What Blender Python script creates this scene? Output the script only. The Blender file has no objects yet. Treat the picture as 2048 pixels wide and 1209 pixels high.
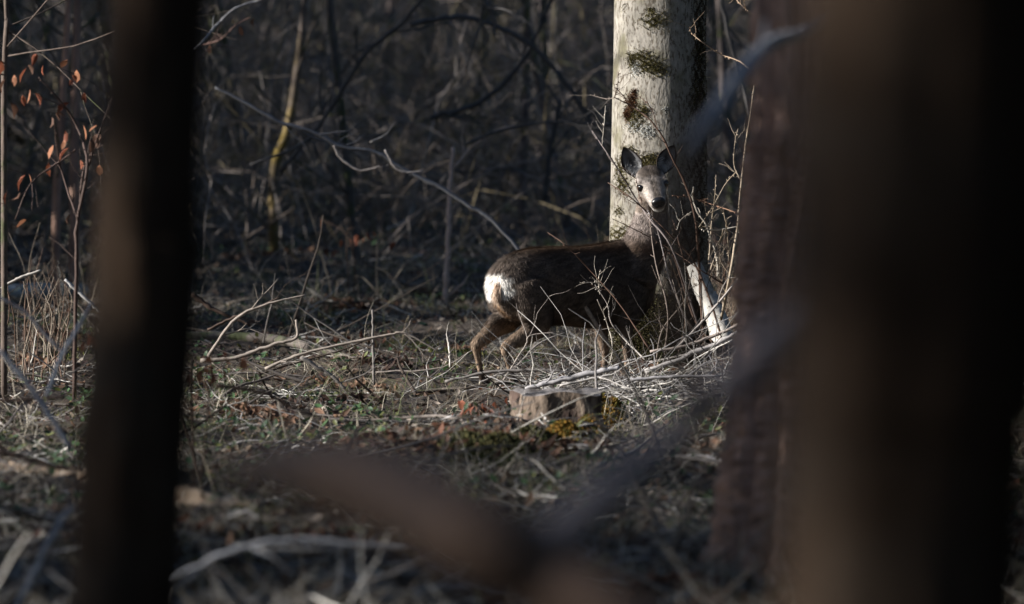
import bpy, math, random
import numpy as np
from mathutils import Vector

# ------------------------------------------------------------------ camera, sky, sun, exposure
S = bpy.context.scene
COL = S.collection
CAMZ, KPX, HORIZON, FOCUS = 1.65, 16875.0, 150.0, 45.0
cd = bpy.data.cameras.new('camera')
cam = bpy.data.objects.new('camera', cd); COL.objects.link(cam); S.camera = cam
cd.sensor_width = 36.0; cd.lens = 36.0 * KPX / 2048.0
cd.clip_start = 0.5; cd.clip_end = 2000
cam.location = (0, 0, CAMZ)
cam.rotation_euler = (math.radians(90) - math.atan((604.5 - HORIZON) / KPX), 0, 0)
cd.dof.use_dof = True; cd.dof.focus_distance = FOCUS; cd.dof.aperture_fstop = cd.lens / 78.0
cd.dof.aperture_blades = 9

SUN_EL, SUN_FRONT = math.radians(22), math.radians(10)      # low sun from the viewer's left, a little in front of the deer
SUN_DIR = Vector((-math.cos(SUN_EL) * math.cos(SUN_FRONT), -math.cos(SUN_EL) * math.sin(SUN_FRONT), math.sin(SUN_EL)))
sl = bpy.data.lights.new('sun', 'SUN'); sl.energy = 5.0; sl.angle = math.radians(0.6); sl.color = (1.0, 0.965, 0.92)
sun = bpy.data.objects.new('sun', sl); COL.objects.link(sun)
sun.rotation_euler = SUN_DIR.to_track_quat('Z', 'Y').to_euler()
W = bpy.data.worlds.new('World'); S.world = W; W.use_nodes = True
nt = W.node_tree; nt.nodes.clear()
sky = nt.nodes.new('ShaderNodeTexSky'); sky.sky_type = 'NISHITA'; sky.sun_disc = False
sky.ozone_density = 3.0; sky.sun_elevation = SUN_EL; sky.sun_rotation = math.atan2(SUN_DIR.x, SUN_DIR.y) % (2 * math.pi)
bg = nt.nodes.new('ShaderNodeBackground'); bg.inputs[1].default_value = 0.066
wo = nt.nodes.new('ShaderNodeOutputWorld')
nt.links.new(sky.outputs[0], bg.inputs[0]); nt.links.new(bg.outputs[0], wo.inputs[0])
S.view_settings.view_transform = 'Standard'; S.view_settings.look = 'None'
S.view_settings.exposure = 0.88; S.view_settings.gamma = 1.0; S.view_settings.use_curve_mapping = False
S.render.engine = 'CYCLES'
S.cycles.use_denoising = True
S.cycles.max_bounces = 5; S.cycles.diffuse_bounces = 3; S.cycles.glossy_bounces = 2; S.cycles.transmission_bounces = 3
S.cycles.sample_clamp_indirect = 4.0

# ------------------------------------------------------------------ helpers
rng = np.random.default_rng(11)

def smooth01(t):
    t = np.clip(t, 0, 1); return t * t * (3 - 2 * t)

def gz(x, y):
    """height of the forest floor"""
    x = np.asarray(x, float); y = np.asarray(y, float)
    z = 0.035 * np.sin(1.3 * x + 0.7 * y + .4) + 0.03 * np.sin(2.9 * x - 1.1 * y) + 0.02 * np.sin(0.9 * x + 3.1 * y + 1) + 0.012 * np.sin(6.1 * x + 4.3 * y)
    z = z + 0.05 * np.exp(-(((x - .55) / .8) ** 2 + ((y - 43.4) / .5) ** 2)) - 0.06 * np.exp(-(((x - .2) / 1.1) ** 2 + ((y - 45.) / 1.0) ** 2)) - .03
    z = z - 0.13 * np.exp(-(((x - .2) / 1.1) ** 2 + ((y - 40.6) / 1.2) ** 2))
    far = np.clip(y - 56, 0, None)
    z = z + 0.026 * far * smooth01(far / 30) + 14 * smooth01((y - 105) / 140) + .15 * np.sin(.35 * x + .2 * y) * smooth01(far / 20)
    return z

def P(px, py, d):
    """point seen at pixel (px,py) of the photograph, d metres into the wood"""
    return np.array([(px - 1024) / KPX * d, d, CAMZ + (HORIZON - py) / KPX * d])

def G(px, py, lift=0.0):
    """point of the floor seen at that pixel"""
    ds = np.linspace(22, 240, 3000)
    x = (px - 1024) / KPX * ds; z = CAMZ + (HORIZON - py) / KPX * ds
    below = np.nonzero(z <= gz(x, ds))[0]
    d = ds[below[0]] if len(below) else 120.
    p = P(px, py, d); p[2] += lift
    return p

def nrm(v):
    v = np.asarray(v, float); return v / max(np.linalg.norm(v), 1e-9)

def spline(pts, n):
    """Catmull-Rom through pts, n samples"""
    pts = np.asarray(pts, float)
    if len(pts) == 2:
        t = np.linspace(0, 1, n)[:, None]; return pts[0] * (1 - t) + pts[1] * t
    p = np.vstack([2 * pts[0] - pts[1], pts, 2 * pts[-1] - pts[-2]])
    seg = len(pts) - 1
    u = np.linspace(0, seg, n); i = np.minimum(u.astype(int), seg - 1); t = (u - i)[:, None]
    a, b, c, d = p[i], p[i + 1], p[i + 2], p[i + 3]
    return .5 * (2 * b + (c - a) * t + (2 * a - 5 * b + 4 * c - d) * t ** 2 + (3 * b - a - 3 * c + d) * t ** 3)

class MB:
    """collects geometry and links it as ONE mesh object"""
    def __init__(s): s.v = []; s.q = []; s.t = []; s.c = []; s.n = 0
    def add(s, v, q=None, t=None, c=(1, 1, 1)):
        v = np.asarray(v, float).reshape(-1, 3)
        s.v.append(v)
        c = np.asarray(c, float)
        s.c.append(np.tile(c, (len(v), 1)) if c.ndim == 1 else c)
        if q is not None and len(q): s.q.append(np.asarray(q, np.int64).reshape(-1, 4) + s.n)
        if t is not None and len(t): s.t.append(np.asarray(t, np.int64).reshape(-1, 3) + s.n)
        s.n += len(v)
    def mesh(s, name, origin=(0, 0, 0), smooth=True):
        v = np.vstack(s.v) - np.asarray(origin, float)
        q = np.vstack(s.q) if s.q else np.zeros((0, 4), np.int64)
        t = np.vstack(s.t) if s.t else np.zeros((0, 3), np.int64)
        me = bpy.data.meshes.new(name)
        me.vertices.add(len(v)); me.vertices.foreach_set('co', v.astype(np.float32).ravel())
        nl = q.size + t.size
        me.loops.add(nl); me.loops.foreach_set('vertex_index', np.concatenate([q.ravel(), t.ravel()]).astype(np.int32))
        me.polygons.add(len(q) + len(t))
        st = np.concatenate([np.arange(len(q)) * 4, q.size + np.arange(len(t)) * 3]).astype(np.int32)
        me.polygons.foreach_set('loop_start', st)
        me.polygons.foreach_set('use_smooth', np.full(len(st), smooth))
        me.update(calc_edges=True); me.validate()
        a = me.attributes.new('tint', 'FLOAT_COLOR', 'POINT')
        c = np.hstack([np.vstack(s.c), np.ones((len(v), 1))]).astype(np.float32)
        a.data.foreach_set('color', c.ravel())
        return me
    def build(s, name, mat, parent=None, smooth=True, at=None):
        o0 = np.zeros(3); p = parent
        while p is not None: o0 += np.array(p.location); p = p.parent
        if at is not None: loc = np.asarray(at, float)
        else: loc = o0
        o = bpy.data.objects.new(name, s.mesh(name, loc, smooth)); COL.objects.link(o)
        o.location = loc - o0
        o.data.materials.append(mat)
        if parent is not None: o.parent = parent
        return o

def tag(o, label=None, cat=None, group=None, kind=None):
    if label: o['label'] = label
    if cat: o['category'] = cat
    if group: o['group'] = group
    if kind: o['kind'] = kind
    return o

def empty(name, loc, label, cat, group=None):
    o = bpy.data.objects.new(name, None); COL.objects.link(o); o.location = loc; o.empty_display_size = .2
    return tag(o, label, cat, group)

def frames(c):
    tan = np.gradient(c, axis=0); tan /= np.maximum(np.linalg.norm(tan, axis=1), 1e-9)[:, None]
    ref = np.array([0, 0, 1.]) if abs(tan[0, 2]) < .8 else np.array([1., 0, 0])
    u = np.zeros_like(c)
    u[0] = nrm(np.cross(tan[0], ref))
    for i in range(1, len(c)):
        w = u[i - 1] - tan[i] * np.dot(u[i - 1], tan[i]); u[i] = nrm(w)
    return tan, u, np.cross(tan, u)

def tube(mb, pts, radii, sides=6, col=(1, 1, 1), n=None, rough=.08, bumps=0., resample=True, jit=0.):
    pts = np.asarray(pts, float)
    if n is None: n = max(3, len(pts) * 3)
    c = spline(pts, n) if resample else pts
    n = len(c)
    r = np.interp(np.linspace(0, 1, n), np.linspace(0, 1, len(radii)), radii)
    if jit: c = c + rng.normal(0, 1, (n, 3)) * (r * jit)[:, None]
    tan, u, w = frames(c)
    a = np.linspace(0, 2 * np.pi, sides, endpoint=False)
    rr = r[:, None] * (1 + rough * rng.normal(0, 1, (n, sides)))
    if bumps: rr *= 1 + bumps * (rng.random(n) < .12)[:, None]
    v = c[:, None, :] + rr[..., None] * (np.cos(a)[None, :, None] * u[:, None, :] + np.sin(a)[None, :, None] * w[:, None, :])
    i = np.arange(n - 1)[:, None] * sides; k = np.arange(sides)[None, :]; k2 = (k + 1) % sides
    q = np.stack([i + k, i + k2, i + sides + k2, i + sides + k], -1).reshape(-1, 4)
    v = np.vstack([v.reshape(-1, 3), c[0] - tan[0] * r[0] * .1, c[-1] + tan[-1] * r[-1] * .3])
    b0, b1 = n * sides, n * sides + 1; kk = np.arange(sides); kk2 = (kk + 1) % sides; L = (n - 1) * sides
    t = np.vstack([np.stack([np.full(sides, b0), kk2, kk], -1), np.stack([np.full(sides, b1), L + kk, L + kk2], -1)])
    mb.add(v, q, t, col)
    return c

def wander(p, d, L, n, wob, up=0.):
    """a crooked path"""
    pts = [np.asarray(p, float)]; d = nrm(d)
    for i in range(n):
        d = nrm(d + rng.normal(0, wob, 3) + np.array([0, 0, up])); pts.append(pts[-1] + d * L / n)
    return np.array(pts)

def grow(mb, p, d, L, r, levels, kids=4, wob=.12, up=.03, col=(1, 1, 1), sides=5, spread=.7, flat=None):
    c = tube(mb, wander(p, d, L, 5, wob, up), [r, r * .75, r * .35], sides, col, n=8, rough=.05)
    if levels <= 0: return
    for k in range(kids):
        i = rng.integers(2, 8); dd = nrm(c[i] - c[i - 1])
        s = rng.normal(0, 1, 3)
        if flat is not None: s = s * flat
        s = nrm(s - dd * np.dot(s, dd))
        grow(mb, c[i], nrm(dd + s * spread * rng.uniform(.7, 1.4)), L * rng.uniform(.35, .6), r * .5, levels - 1, max(2, kids - 1), wob, up, col, max(3, sides - 1), spread, flat)

def many_tubes(mb, starts, dirs, L, r, col, bend=.3, K=5, sides=3, droop=0., taper=.35):
    """N crooked twigs at once"""
    N = len(starts)
    pts = np.zeros((N, K, 3)); pts[:, 0] = starts
    d = dirs / np.linalg.norm(dirs, axis=1)[:, None]
    for k in range(1, K):
        d = d + rng.normal(0, bend / K * 2, (N, 3)); d[:, 2] -= droop / K
        d /= np.linalg.norm(d, axis=1)[:, None]
        pts[:, k] = pts[:, k - 1] + d * (L / (K - 1))[:, None]
    ref = rng.normal(0, 1, (N, 3)); u = np.cross(dirs, ref); u /= np.linalg.norm(u, axis=1)[:, None]
    w = np.cross(dirs / np.linalg.norm(dirs, axis=1)[:, None], u)
    a = np.linspace(0, 2 * np.pi, sides, endpoint=False)
    rr = r[:, None] * np.linspace(1, taper, K)[None, :]
    v = pts[:, :, None, :] + rr[:, :, None, None] * (np.cos(a)[None, None, :, None] * u[:, None, None, :] + np.sin(a)[None, None, :, None] * w[:, None, None, :])
    base = np.arange(N)[:, None, None] * K * sides
    i = np.arange(K - 1)[None, :, None] * sides; k = np.arange(sides)[None, None, :]; k2 = (k + 1) % sides
    q = np.stack([base + i + k, base + i + k2, base + i + sides + k2, base + i + sides + k], -1).reshape(-1, 4)
    mb.add(v.reshape(-1, 3), q, None, np.repeat(col, K * sides, axis=0))
    return pts

def ribbons(mb, starts, dirs, L, wd, col, droop=.8, K=5, bend=.15, taper=.2, kink=0.):
    """N grass blades: narrow strips that arch over"""
    N = len(starts); pts = np.zeros((N, K, 3)); pts[:, 0] = starts
    d = dirs / np.linalg.norm(dirs, axis=1)[:, None]
    droop = np.broadcast_to(droop, (N,))
    kn = rng.integers(1, K, N); kv = rng.normal(0, 1, (N, 3)) * kink
    for k in range(1, K):
        d = d + rng.normal(0, bend, (N, 3)) + (kn == k)[:, None] * kv; d[:, 2] -= droop / K * (k / K * 2)
        d /= np.linalg.norm(d, axis=1)[:, None]
        pts[:, k] = pts[:, k - 1] + d * (L / (K - 1))[:, None]
    side = np.cross(dirs, rng.normal(0, 1, (N, 3))); side /= np.linalg.norm(side, axis=1)[:, None]
    ww = wd[:, None] * np.linspace(1, taper, K)[None, :] * .5
    v = np.stack([pts - side[:, None, :] * ww[..., None], pts + side[:, None, :] * ww[..., None]], 2)
    base = np.arange(N)[:, None] * K * 2; i = np.arange(K - 1)[None, :] * 2
    q = np.stack([base + i, base + i + 1, base + i + 3, base + i + 2], -1).reshape(-1, 4)
    mb.add(v.reshape(-1, 3), q, None, np.repeat(col, K * 2, axis=0))

def leaf_cards(mb, pos, nor, size, col, aspect=.6, curl=.35):
    """N small curled leaves, six triangles' worth each (a folded rhomb with a point)"""
    N = len(pos)
    nor = nor / np.linalg.norm(nor, axis=1)[:, None]
    a = np.cross(nor, rng.normal(0, 1, (N, 3))); a /= np.linalg.norm(a, axis=1)[:, None]
    b = np.cross(nor, a)
    s = size[:, None]
    cu = curl * rng.uniform(.2, 1.4, (N, 1)) * s
    p = lambda x, y, z: pos + a * x * s + b * y * s * aspect + nor * z * cu
    v = np.stack([p(-1, 0, .5), p(-.3, -.8, .5), p(-.3, 0, 0), p(-.3, .8, .5), p(.45, -.6, .5), p(.45, 0, .05), p(.45, .6, .5), p(1.1, 0, .7)], 1)
    base = (np.arange(N) * 8)[:, None]
    q = np.concatenate([base + np.array([1, 4, 5, 2]), base + np.array([2, 5, 6, 3])], 0)
    t = np.concatenate([base + np.array(x) for x in ([0, 1, 2], [0, 2, 3], [4, 7, 5], [5, 7, 6])], 0)
    mb.add(v.reshape(-1, 3), q, t, np.repeat(col, 8, axis=0))

# ------------------------------------------------------------------ materials
def mat(name, base, var=.35, scale=8., rough=.85, bump=.4, bscale=30., stretch=(1, 1, 1), second=None, sec_scale=2., sec_lo=.5, sec_hi=.62, spec=.25, third=None, th_scale=5., th_lo=.6, th_hi=.68, bdist=.01, trans=0.):
    """tint attribute * base colour, broken up by noise; optional second and third colours in patches"""
    m = bpy.data.materials.new(name); m.use_nodes = True
    N, Lk = m.node_tree.nodes, m.node_tree.links
    b = N['Principled BSDF']; b.inputs['Roughness'].default_value = rough
    b.inputs['Specular IOR Level'].default_value = spec
    tc = N.new('ShaderNodeTexCoord'); mp = N.new('ShaderNodeMapping'); mp.inputs['Scale'].default_value = stretch
    Lk.new(tc.outputs['Object'], mp.inputs[0])
    at = N.new('ShaderNodeAttribute'); at.attribute_name = 'tint'
    n1 = N.new('ShaderNodeTexNoise'); n1.inputs['Scale'].default_value = scale; n1.inputs['Detail'].default_value = 6; n1.inputs['Roughness'].default_value = .65
    Lk.new(mp.outputs[0], n1.inputs['Vector'])
    r1 = N.new('ShaderNodeMapRange'); r1.inputs[1].default_value = .3; r1.inputs[2].default_value = .7; r1.inputs[3].default_value = 1 - var; r1.inputs[4].default_value = 1 + var
    Lk.new(n1.outputs[0], r1.inputs[0])
    def mulc(c1, c2):
        x = N.new('ShaderNodeMix'); x.data_type = 'RGBA'; x.blend_type = 'MULTIPLY'; x.inputs[0].default_value = 1
        for k, c in ((6, c1), (7, c2)):
            if isinstance(c, tuple): x.inputs[k].default_value = (*c, 1)
            else: Lk.new(c, x.inputs[k])
        return x.outputs[2]
    def patch(c, sec, sc, lo, hi, vec):
        nn = N.new('ShaderNodeTexNoise'); nn.inputs['Scale'].default_value = sc; nn.inputs['Detail'].default_value = 5; nn.inputs['Roughness'].default_value = .6
        Lk.new(vec, nn.inputs['Vector'])
        rr = N.new('ShaderNodeMapRange'); rr.interpolation_type = 'SMOOTHSTEP'; rr.inputs[1].default_value = lo; rr.inputs[2].default_value = hi
        Lk.new(nn.outputs[0], rr.inputs[0])
        x = N.new('ShaderNodeMix'); x.data_type = 'RGBA'; Lk.new(rr.outputs[0], x.inputs[0]); Lk.new(c, x.inputs[6]); x.inputs[7].default_value = (*sec, 1)
        return x.outputs[2]
    c = mulc(at.outputs['Color'], base)
    if second: c = patch(c, second, sec_scale, sec_lo, sec_hi, tc.outputs['Object'])
    if third: c = patch(c, third, th_scale, th_lo, th_hi, mp.outputs[0])
    c = mulc(c, r1.outputs[0])
    Lk.new(c, b.inputs['Base Color'])
    if bump:
        n2 = N.new('ShaderNodeTexNoise'); n2.inputs['Scale'].default_value = bscale; n2.inputs['Detail'].default_value = 6
        Lk.new(mp.outputs[0], n2.inputs['Vector'])
        bp = N.new('ShaderNodeBump'); bp.inputs['Strength'].default_value = bump; bp.inputs['Distance'].default_value = bdist
        Lk.new(n2.outputs[0], bp.inputs['Height']); Lk.new(bp.outputs[0], b.inputs['Normal'])
    if trans:
        tr = N.new('ShaderNodeBsdfTranslucent'); Lk.new(c, tr.inputs[0]); ms = N.new('ShaderNodeMixShader'); ms.inputs[0].default_value = trans
        Lk.new(b.outputs[0], ms.inputs[1]); Lk.new(tr.outputs[0], ms.inputs[2]); Lk.new(ms.outputs[0], N['Material Output'].inputs[0])
    return m

M = dict(
    soil=mat('forest_soil', (.055, .043, .034), .6, 3, .95, .8, 14, second=(.045, .06, .022), sec_scale=.7, sec_lo=.55, sec_hi=.7, third=(.12, .09, .065), th_scale=9, th_lo=.58, th_hi=.66, bdist=.05),
    beech=mat('beech_bark', (.305, .28, .24), .32, 34, .8, .5, 60, (1, 1, .4), second=(.17, .155, .10), sec_scale=4.5, sec_lo=.47, sec_hi=.68, third=(.13, .11, .085), th_scale=70, th_lo=.51, th_hi=.60, bdist=.01),
    bark=mat('grey_brown_bark', (.13, .11, .095), .4, 12, .9, .8, 30, (1, 1, .3), second=(.09, .10, .05), sec_scale=4, bdist=.01),
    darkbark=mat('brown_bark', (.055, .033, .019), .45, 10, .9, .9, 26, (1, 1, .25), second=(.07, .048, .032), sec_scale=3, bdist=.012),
    ridged=mat('ridged_bark', (.42, .265, .20), .5, 16, .9, .7, 40, (1, 1, .2), bdist=.01),
    twig=mat('twig_bark', (1, 1, 1), .3, 60, .75, .3, 120, bdist=.002),
    birch=mat('birch_bark', (.50, .475, .43), .3, 20, .7, .3, 40, (1, 1, 1), third=(.12, .10, .08), th_scale=34, th_lo=.57, th_hi=.63, second=(.26, .20, .13), sec_scale=6, sec_lo=.52, sec_hi=.66, bdist=.004),
    lichen=mat('lichen_bark', (.20, .145, .04), .4, 12, .9, .5, 30, (1, 1, .4), second=(.13, .105, .09), sec_scale=1.6, sec_lo=.40, sec_hi=.56),
    straw=mat('dry_grass', (1, 1, 1), .2, 20, .7, 0, trans=.25),
    leaf=mat('dry_leaf', (1, 1, 1), .3, 40, .7, .3, 80, trans=.25, bdist=.003),
    green=mat('green_leaf', (1, 1, 1), .3, 30, .5, 0, trans=.2, spec=.4),
    moss=mat('moss', (1, 1, 1), .45, 30, .95, 0),
    needle=mat('spruce_needles', (.035, .05, .03), .4, 4, .8, 0),
    stump=mat('stump_bark', (.19, .145, .11), .5, 9, .9, .9, 22, (1, 1, .5), second=(.075, .05, .04), sec_scale=4, sec_lo=.45, sec_hi=.55, bdist=.02),
    cut=mat('weathered_cut_wood', (.21, .19, .18), .35, 18, .85, .6, 40, second=(.10, .085, .075), sec_scale=6),
    rot=mat('rotten_wood', (.32, .24, .17), .4, 9, .9, .9, 25, (1, 1, 1), second=(.14, .085, .055), sec_scale=7, sec_lo=.48, sec_hi=.62, third=(.5, .44, .36), th_scale=14, th_lo=.6, th_hi=.68, bdist=.03),
    fur=mat('deer_coat', (1, 1, 1), .22, 60, .85, .5, 150, spec=.1, bdist=.004),
    hair=mat('deer_hair', (1, 1, 1), .2, 25, .7, 0, spec=.15),
    eye=mat('deer_eye', (.006, .005, .005), 0, 5, .06, 0, spec=.7),
    nose=mat('deer_nose', (.010, .010, .011), .2, 90, .30, .4, 300, spec=.6, bdist=.002),
    horn=mat('deer_hoof', (.02, .017, .015), .2, 40, .5, 0),
)

# ------------------------------------------------------------------ the floor
def axis(fine0, fine1, step, lo, hi, ratio=1.16):
    a = list(np.arange(fine0, fine1 + 1e-6, step))
    s = step; x = a[-1]
    while x < hi: s *= ratio; x += s; a.append(x)
    s = step; x = a[0]; pre = []
    while x > lo: s *= ratio; x -= s; pre.append(x)
    return np.array(pre[::-1] + a)
gx = axis(-4.5, 4.5, .065, -260, 260); gy = axis(23, 64, .075, -120, 420)
XX, YY = np.meshgrid(gx, gy)
ZZ = gz(XX, YY)
fine = np.exp(-(np.clip(np.abs(XX) - 5, 0, None) / 3) ** 2)
ZZ = ZZ + rng.normal(0, .012, ZZ.shape) * fine
mb = MB(); nx, ny = len(gx), len(gy)
i = (np.arange(ny - 1)[:, None] * nx + np.arange(nx - 1)[None, :]).ravel()
mb.add(np.stack([XX, YY, ZZ], -1).reshape(-1, 3), np.stack([i, i + 1, i + nx + 1, i + nx], -1))
tag(mb.build('ground', M['soil']), kind='structure')

# ------------------------------------------------------------------ deer
DEER_D = 44.72                                  # distance of the rump
def DP(s, l, py):                               # s metres towards the head, l metres towards the viewer's side, height by pixel
    yaw = math.radians(38)
    x = (1003 - 1024) / KPX * DEER_D + math.cos(yaw) * s + math.sin(yaw) * l
    y = DEER_D + math.sin(yaw) * s - math.cos(yaw) * l
    return np.array([x, y, CAMZ + (HORIZON - py) / KPX * y])
HEADING = np.array([math.cos(math.radians(38)), math.sin(math.radians(38)), 0]); LAT = np.array([math.sin(math.radians(38)), -math.cos(math.radians(38)), 0])

def loft(mb, rings, sides=20, close=True):
    """rings: (centre, axis_a, axis_b) vectors; joined into a closed skin"""
    a = np.linspace(0, 2 * np.pi, sides, endpoint=False); vs = []
    for c, u, w in rings: vs.append(c + np.cos(a)[:, None] * u + np.sin(a)[:, None] * w)
    n = len(rings); v = np.vstack(vs + [rings[0][0][None], rings[-1][0][None]])
    i = np.arange(n - 1)[:, None] * sides; k = np.arange(sides)[None]; k2 = (k + 1) % sides
    q = np.stack([i + k, i + k2, i + sides + k2, i + sides + k], -1).reshape(-1, 4)
    kk = np.arange(sides); kk2 = (kk + 1) % sides; b0, b1, L = n * sides, n * sides + 1, (n - 1) * sides
    t = np.vstack([np.stack([np.full(sides, b0), kk2, kk], -1), np.stack([np.full(sides, b1), L + kk, L + kk2], -1)])
    mb.add(v, q, t)

def densify(rows, n):
    rows = np.asarray(rows, float); return spline(rows, n)

def make_deer():
    base = np.array([.15, 45.0, float(gz(.15, 45.))])
    root = empty('roe_deer', base, 'brown roe deer with a white rump looking back at the viewer beside the beech trunk', 'deer')
    mb = MB()
    up = np.array([0, 0, 1.])
    torso = densify([(-.055, 552, 592, .045), (-.03, 535, 612, .085), (.03, 517, 632, .118), (.12, 503, 645, .14), (.24, 496, 648, .145), (.38, 495, 650, .148),
                     (.52, 494, 655, .152), (.66, 489, 657, .15), (.78, 482, 655, .14), (.88, 478, 645, .118), (.97, 485, 622, .085), (1.01, 510, 600, .05)], 44)
    rings = []
    for s, top, bot, hw in torso:
        c = DP(s, 0, (top + bot) / 2); hh = (bot - top) / 2 / KPX * c[1]
        rings.append((c, LAT * hw, up * hh))
    loft(mb, rings, 28)
    def limb(path, sides=16):                   # path rows: s, l, py, radius along, radius across
        rows = densify(path, 24); cs = np.array([DP(r[0], r[1], r[2]) for r in rows])
        tan, u, w = frames(cs); rr = []
        for c, t, r in zip(cs, tan, rows):
            h = HEADING - t * np.dot(HEADING, t); h = nrm(h); k = nrm(np.cross(t, h)); rr.append((c, h * r[3], k * r[4]))
        loft(mb, rr, sides)
    HOOF = 766
    # hind legs: haunch, stifle, hock pointing back, shank, pastern
    limb([(.13, .085, 560, .13, .075), (.16, .09, 610, .125, .07), (.185, .085, 645, .085, .055), (.12, .075, 668, .055, .042), (.03, .07, 684, .038, .033), (-.025, .068, 697, .031, .027),
          (-.02, .07, 712, .022, .019), (.005, .07, 740, .017, .015), (.015, .07, 753, .019, .017), (.03, .07, HOOF, .016, .015)])
    limb([(.10, -.08, 560, .13, .075), (.12, -.085, 605, .115, .07), (.12, -.085, 632, .085, .055), (.03, -.075, 652, .055, .042), (-.055, -.07, 674, .040, .034), (-.115, -.068, 690, .033, .028),
          (-.112, -.068, 705, .023, .02), (-.095, -.068, 733, .017, .015), (-.085, -.068, 748, .019, .017), (-.07, -.068, HOOF - 4, .016, .015)])
    for sg, s0 in ((1, .80), (-1, .76)):        # fore legs
        limb([(s0 + .03, sg * .085, 570, .10, .06), (s0, sg * .09, 615, .085, .05), (s0 - .02, sg * .085, 650, .05, .04), (s0 - .01, sg * .075, 680, .030, .027), (s0, sg * .07, 706, .026, .023),
              (s0, sg * .07, 722, .018, .016), (s0 - .005, sg * .07, 748, .017, .015), (s0 + .015, sg * .07, HOOF, .016, .015)])
    # neck
    nk = []
    ctrl = densify([(1262, 560, 45.22, .13, .13), (1283, 510, 45.25, .125, .125), (1297, 465, 45.26, .105, .10), (1303, 430, 45.25, .088, .085), (1305, 400, 45.22, .078, .075), (1304, 375, 45.20, .06, .06)], 18)
    cs = np.array([P(r[0], r[1], r[2]) for r in ctrl]); tan, u, w = frames(cs)
    for c, t, r in zip(cs, tan, ctrl):
        k = nrm(np.array([1, 0, 0]) - t * t[0]); nk.append((c, k * r[3], nrm(np.cross(t, k)) * r[4]))
    loft(mb, nk, 20)
    # head
    HD = 45.16; H = P(1303, 367, HD)
    f = nrm([.15, -.93, -.33]); r_ = nrm(np.array([.985, .1, .17])); r_ = nrm(r_ - f * np.dot(r_, f)); u_ = np.cross(r_, f); u_ = u_ if u_[2] > 0 else -u_
    def HP(t, a, b): return H + f * t + r_ * a + u_ * b
    hd = densify([(-.125, -.005, .03, .032), (-.105, .0, .058, .056), (-.06, .006, .074, .073), (-.01, .002, .079, .072), (.04, -.008, .073, .066), (.085, -.024, .060, .056), (.13, -.036, .048, .046), (.17, -.042, .042, .039), (.195, -.044, .037, .034), (.205, -.045, .024, .022)], 26)
    loft(mb, [(HP(t, 0, b), r_ * hw, u_ * hh) for t, b, hw, hh in hd], 24)
    jaw = densify([(.0, -.055, .05, .035), (.08, -.07, .042, .03), (.15, -.078, .032, .024), (.185, -.079, .025, .019), (.195, -.079, .012, .01)], 12)
    loft(mb, [(HP(t, 0, b), r_ * hw, u_ * hh) for t, b, hw, hh in jaw], 16)
    for sg in (-1, 1):                          # brow
        loft(mb, [(HP(.01 + t, sg * (.056 + .004 * k), .026), r_ * .018 * w_, u_ * .014 * w_) for k, (t, w_) in enumerate([(-.03, .4), (-.01, 1), (.02, 1), (.045, .4)])], 10)
    tmp = bpy.data.objects.new('tmp', mb.mesh('tmp')); COL.objects.link(tmp)
    rm = tmp.modifiers.new('r', 'REMESH'); rm.mode = 'VOXEL'; rm.voxel_size = .0085; rm.use_smooth_shade = True
    sm = tmp.modifiers.new('s', 'SMOOTH'); sm.factor = .5; sm.iterations = 5
    dg = bpy.context.evaluated_depsgraph_get()
    me = bpy.data.meshes.new_from_object(tmp.evaluated_get(dg)); bpy.data.objects.remove(tmp)
    n = len(me.vertices); co = np.zeros(n * 3, np.float32); me.vertices.foreach_get('co', co); co = co.reshape(-1, 3).astype(float)
    no = np.zeros(n * 3, np.float32); me.vertices.foreach_get('normal', no); no = no.reshape(-1, 3).astype(float)
    # muscles of haunch and shoulder, hollow of the flank
    org = DP(0, 0, 600); rel = co - org
    s_a = rel @ HEADING; l_a = rel @ LAT; z_a = rel[:, 2]
    g = lambda a, b, ra, rb: np.exp(-((s_a - a) / ra) ** 2 - ((z_a - b) / rb) ** 2)
    disp = (.014 * g(.13, .02, .11, .13) - .016 * g(.34, -.02, .09, .11) + .014 * g(.80, .02, .09, .12) - .010 * g(.66, .06, .05, .14) + .006 * np.sin(s_a * 60) * g(.5, -.01, .12, .08)) * smooth01((np.abs(l_a) - .05) / .04) * (z_a < .25) * smooth01((z_a + .16) / .06)
    co = co + no * disp[:, None]; me.vertices.foreach_set('co', co.astype(np.float32).ravel())
    # coat colours by body region
    s = rel @ HEADING; l = rel @ LAT; py = HORIZON - (co[:, 2] - CAMZ) * KPX / co[:, 1]; px = 1024 + co[:, 0] * KPX / co[:, 1]
    nz = lambda k, amp=1.: amp * (np.sin(co[:, 0] * 37 * k + 1) * np.sin(co[:, 2] * 41 * k) + np.sin(co[:, 1] * 29 * k + co[:, 2] * 17 * k))
    C = np.tile([.125, .098, .080], (n, 1)) * (1 + .10 * nz(1))[:, None]
    def mix(c, m): 
        nonlocal C
        m = np.clip(m, 0, 1)[:, None]; C = C * (1 - m) + np.array(c) * m
    mix((.10, .066, .045), smooth01((520 - py) / 25) * (py > 440))                       # back line
    mix((.15, .105, .07), smooth01((py - 632) / 25) * smooth01((.10 - np.abs(l)) / .06))   # belly
    mix((.23, .165, .115), smooth01((py - 640) / 40) * (s < .5))                              # hind legs
    mix((.20, .145, .105), smooth01((py - 650) / 30) * (s >= .5))                           # fore legs
    mix((.05, .035, .027), smooth01((py - 735) / 15))
    mix((.27, .225, .20), smooth01((505 - py) / 60) * smooth01((s - .7) / .1))                 # neck
    ht = (co - H) @ f; ha = (co - H) @ r_; hb = (co - H) @ u_
    head = (py < 425) & (px > 1250) & (px < 1360) & (ht > -.13)
    hm = head.astype(float)
    mix((.28, .245, .22), hm)
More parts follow.
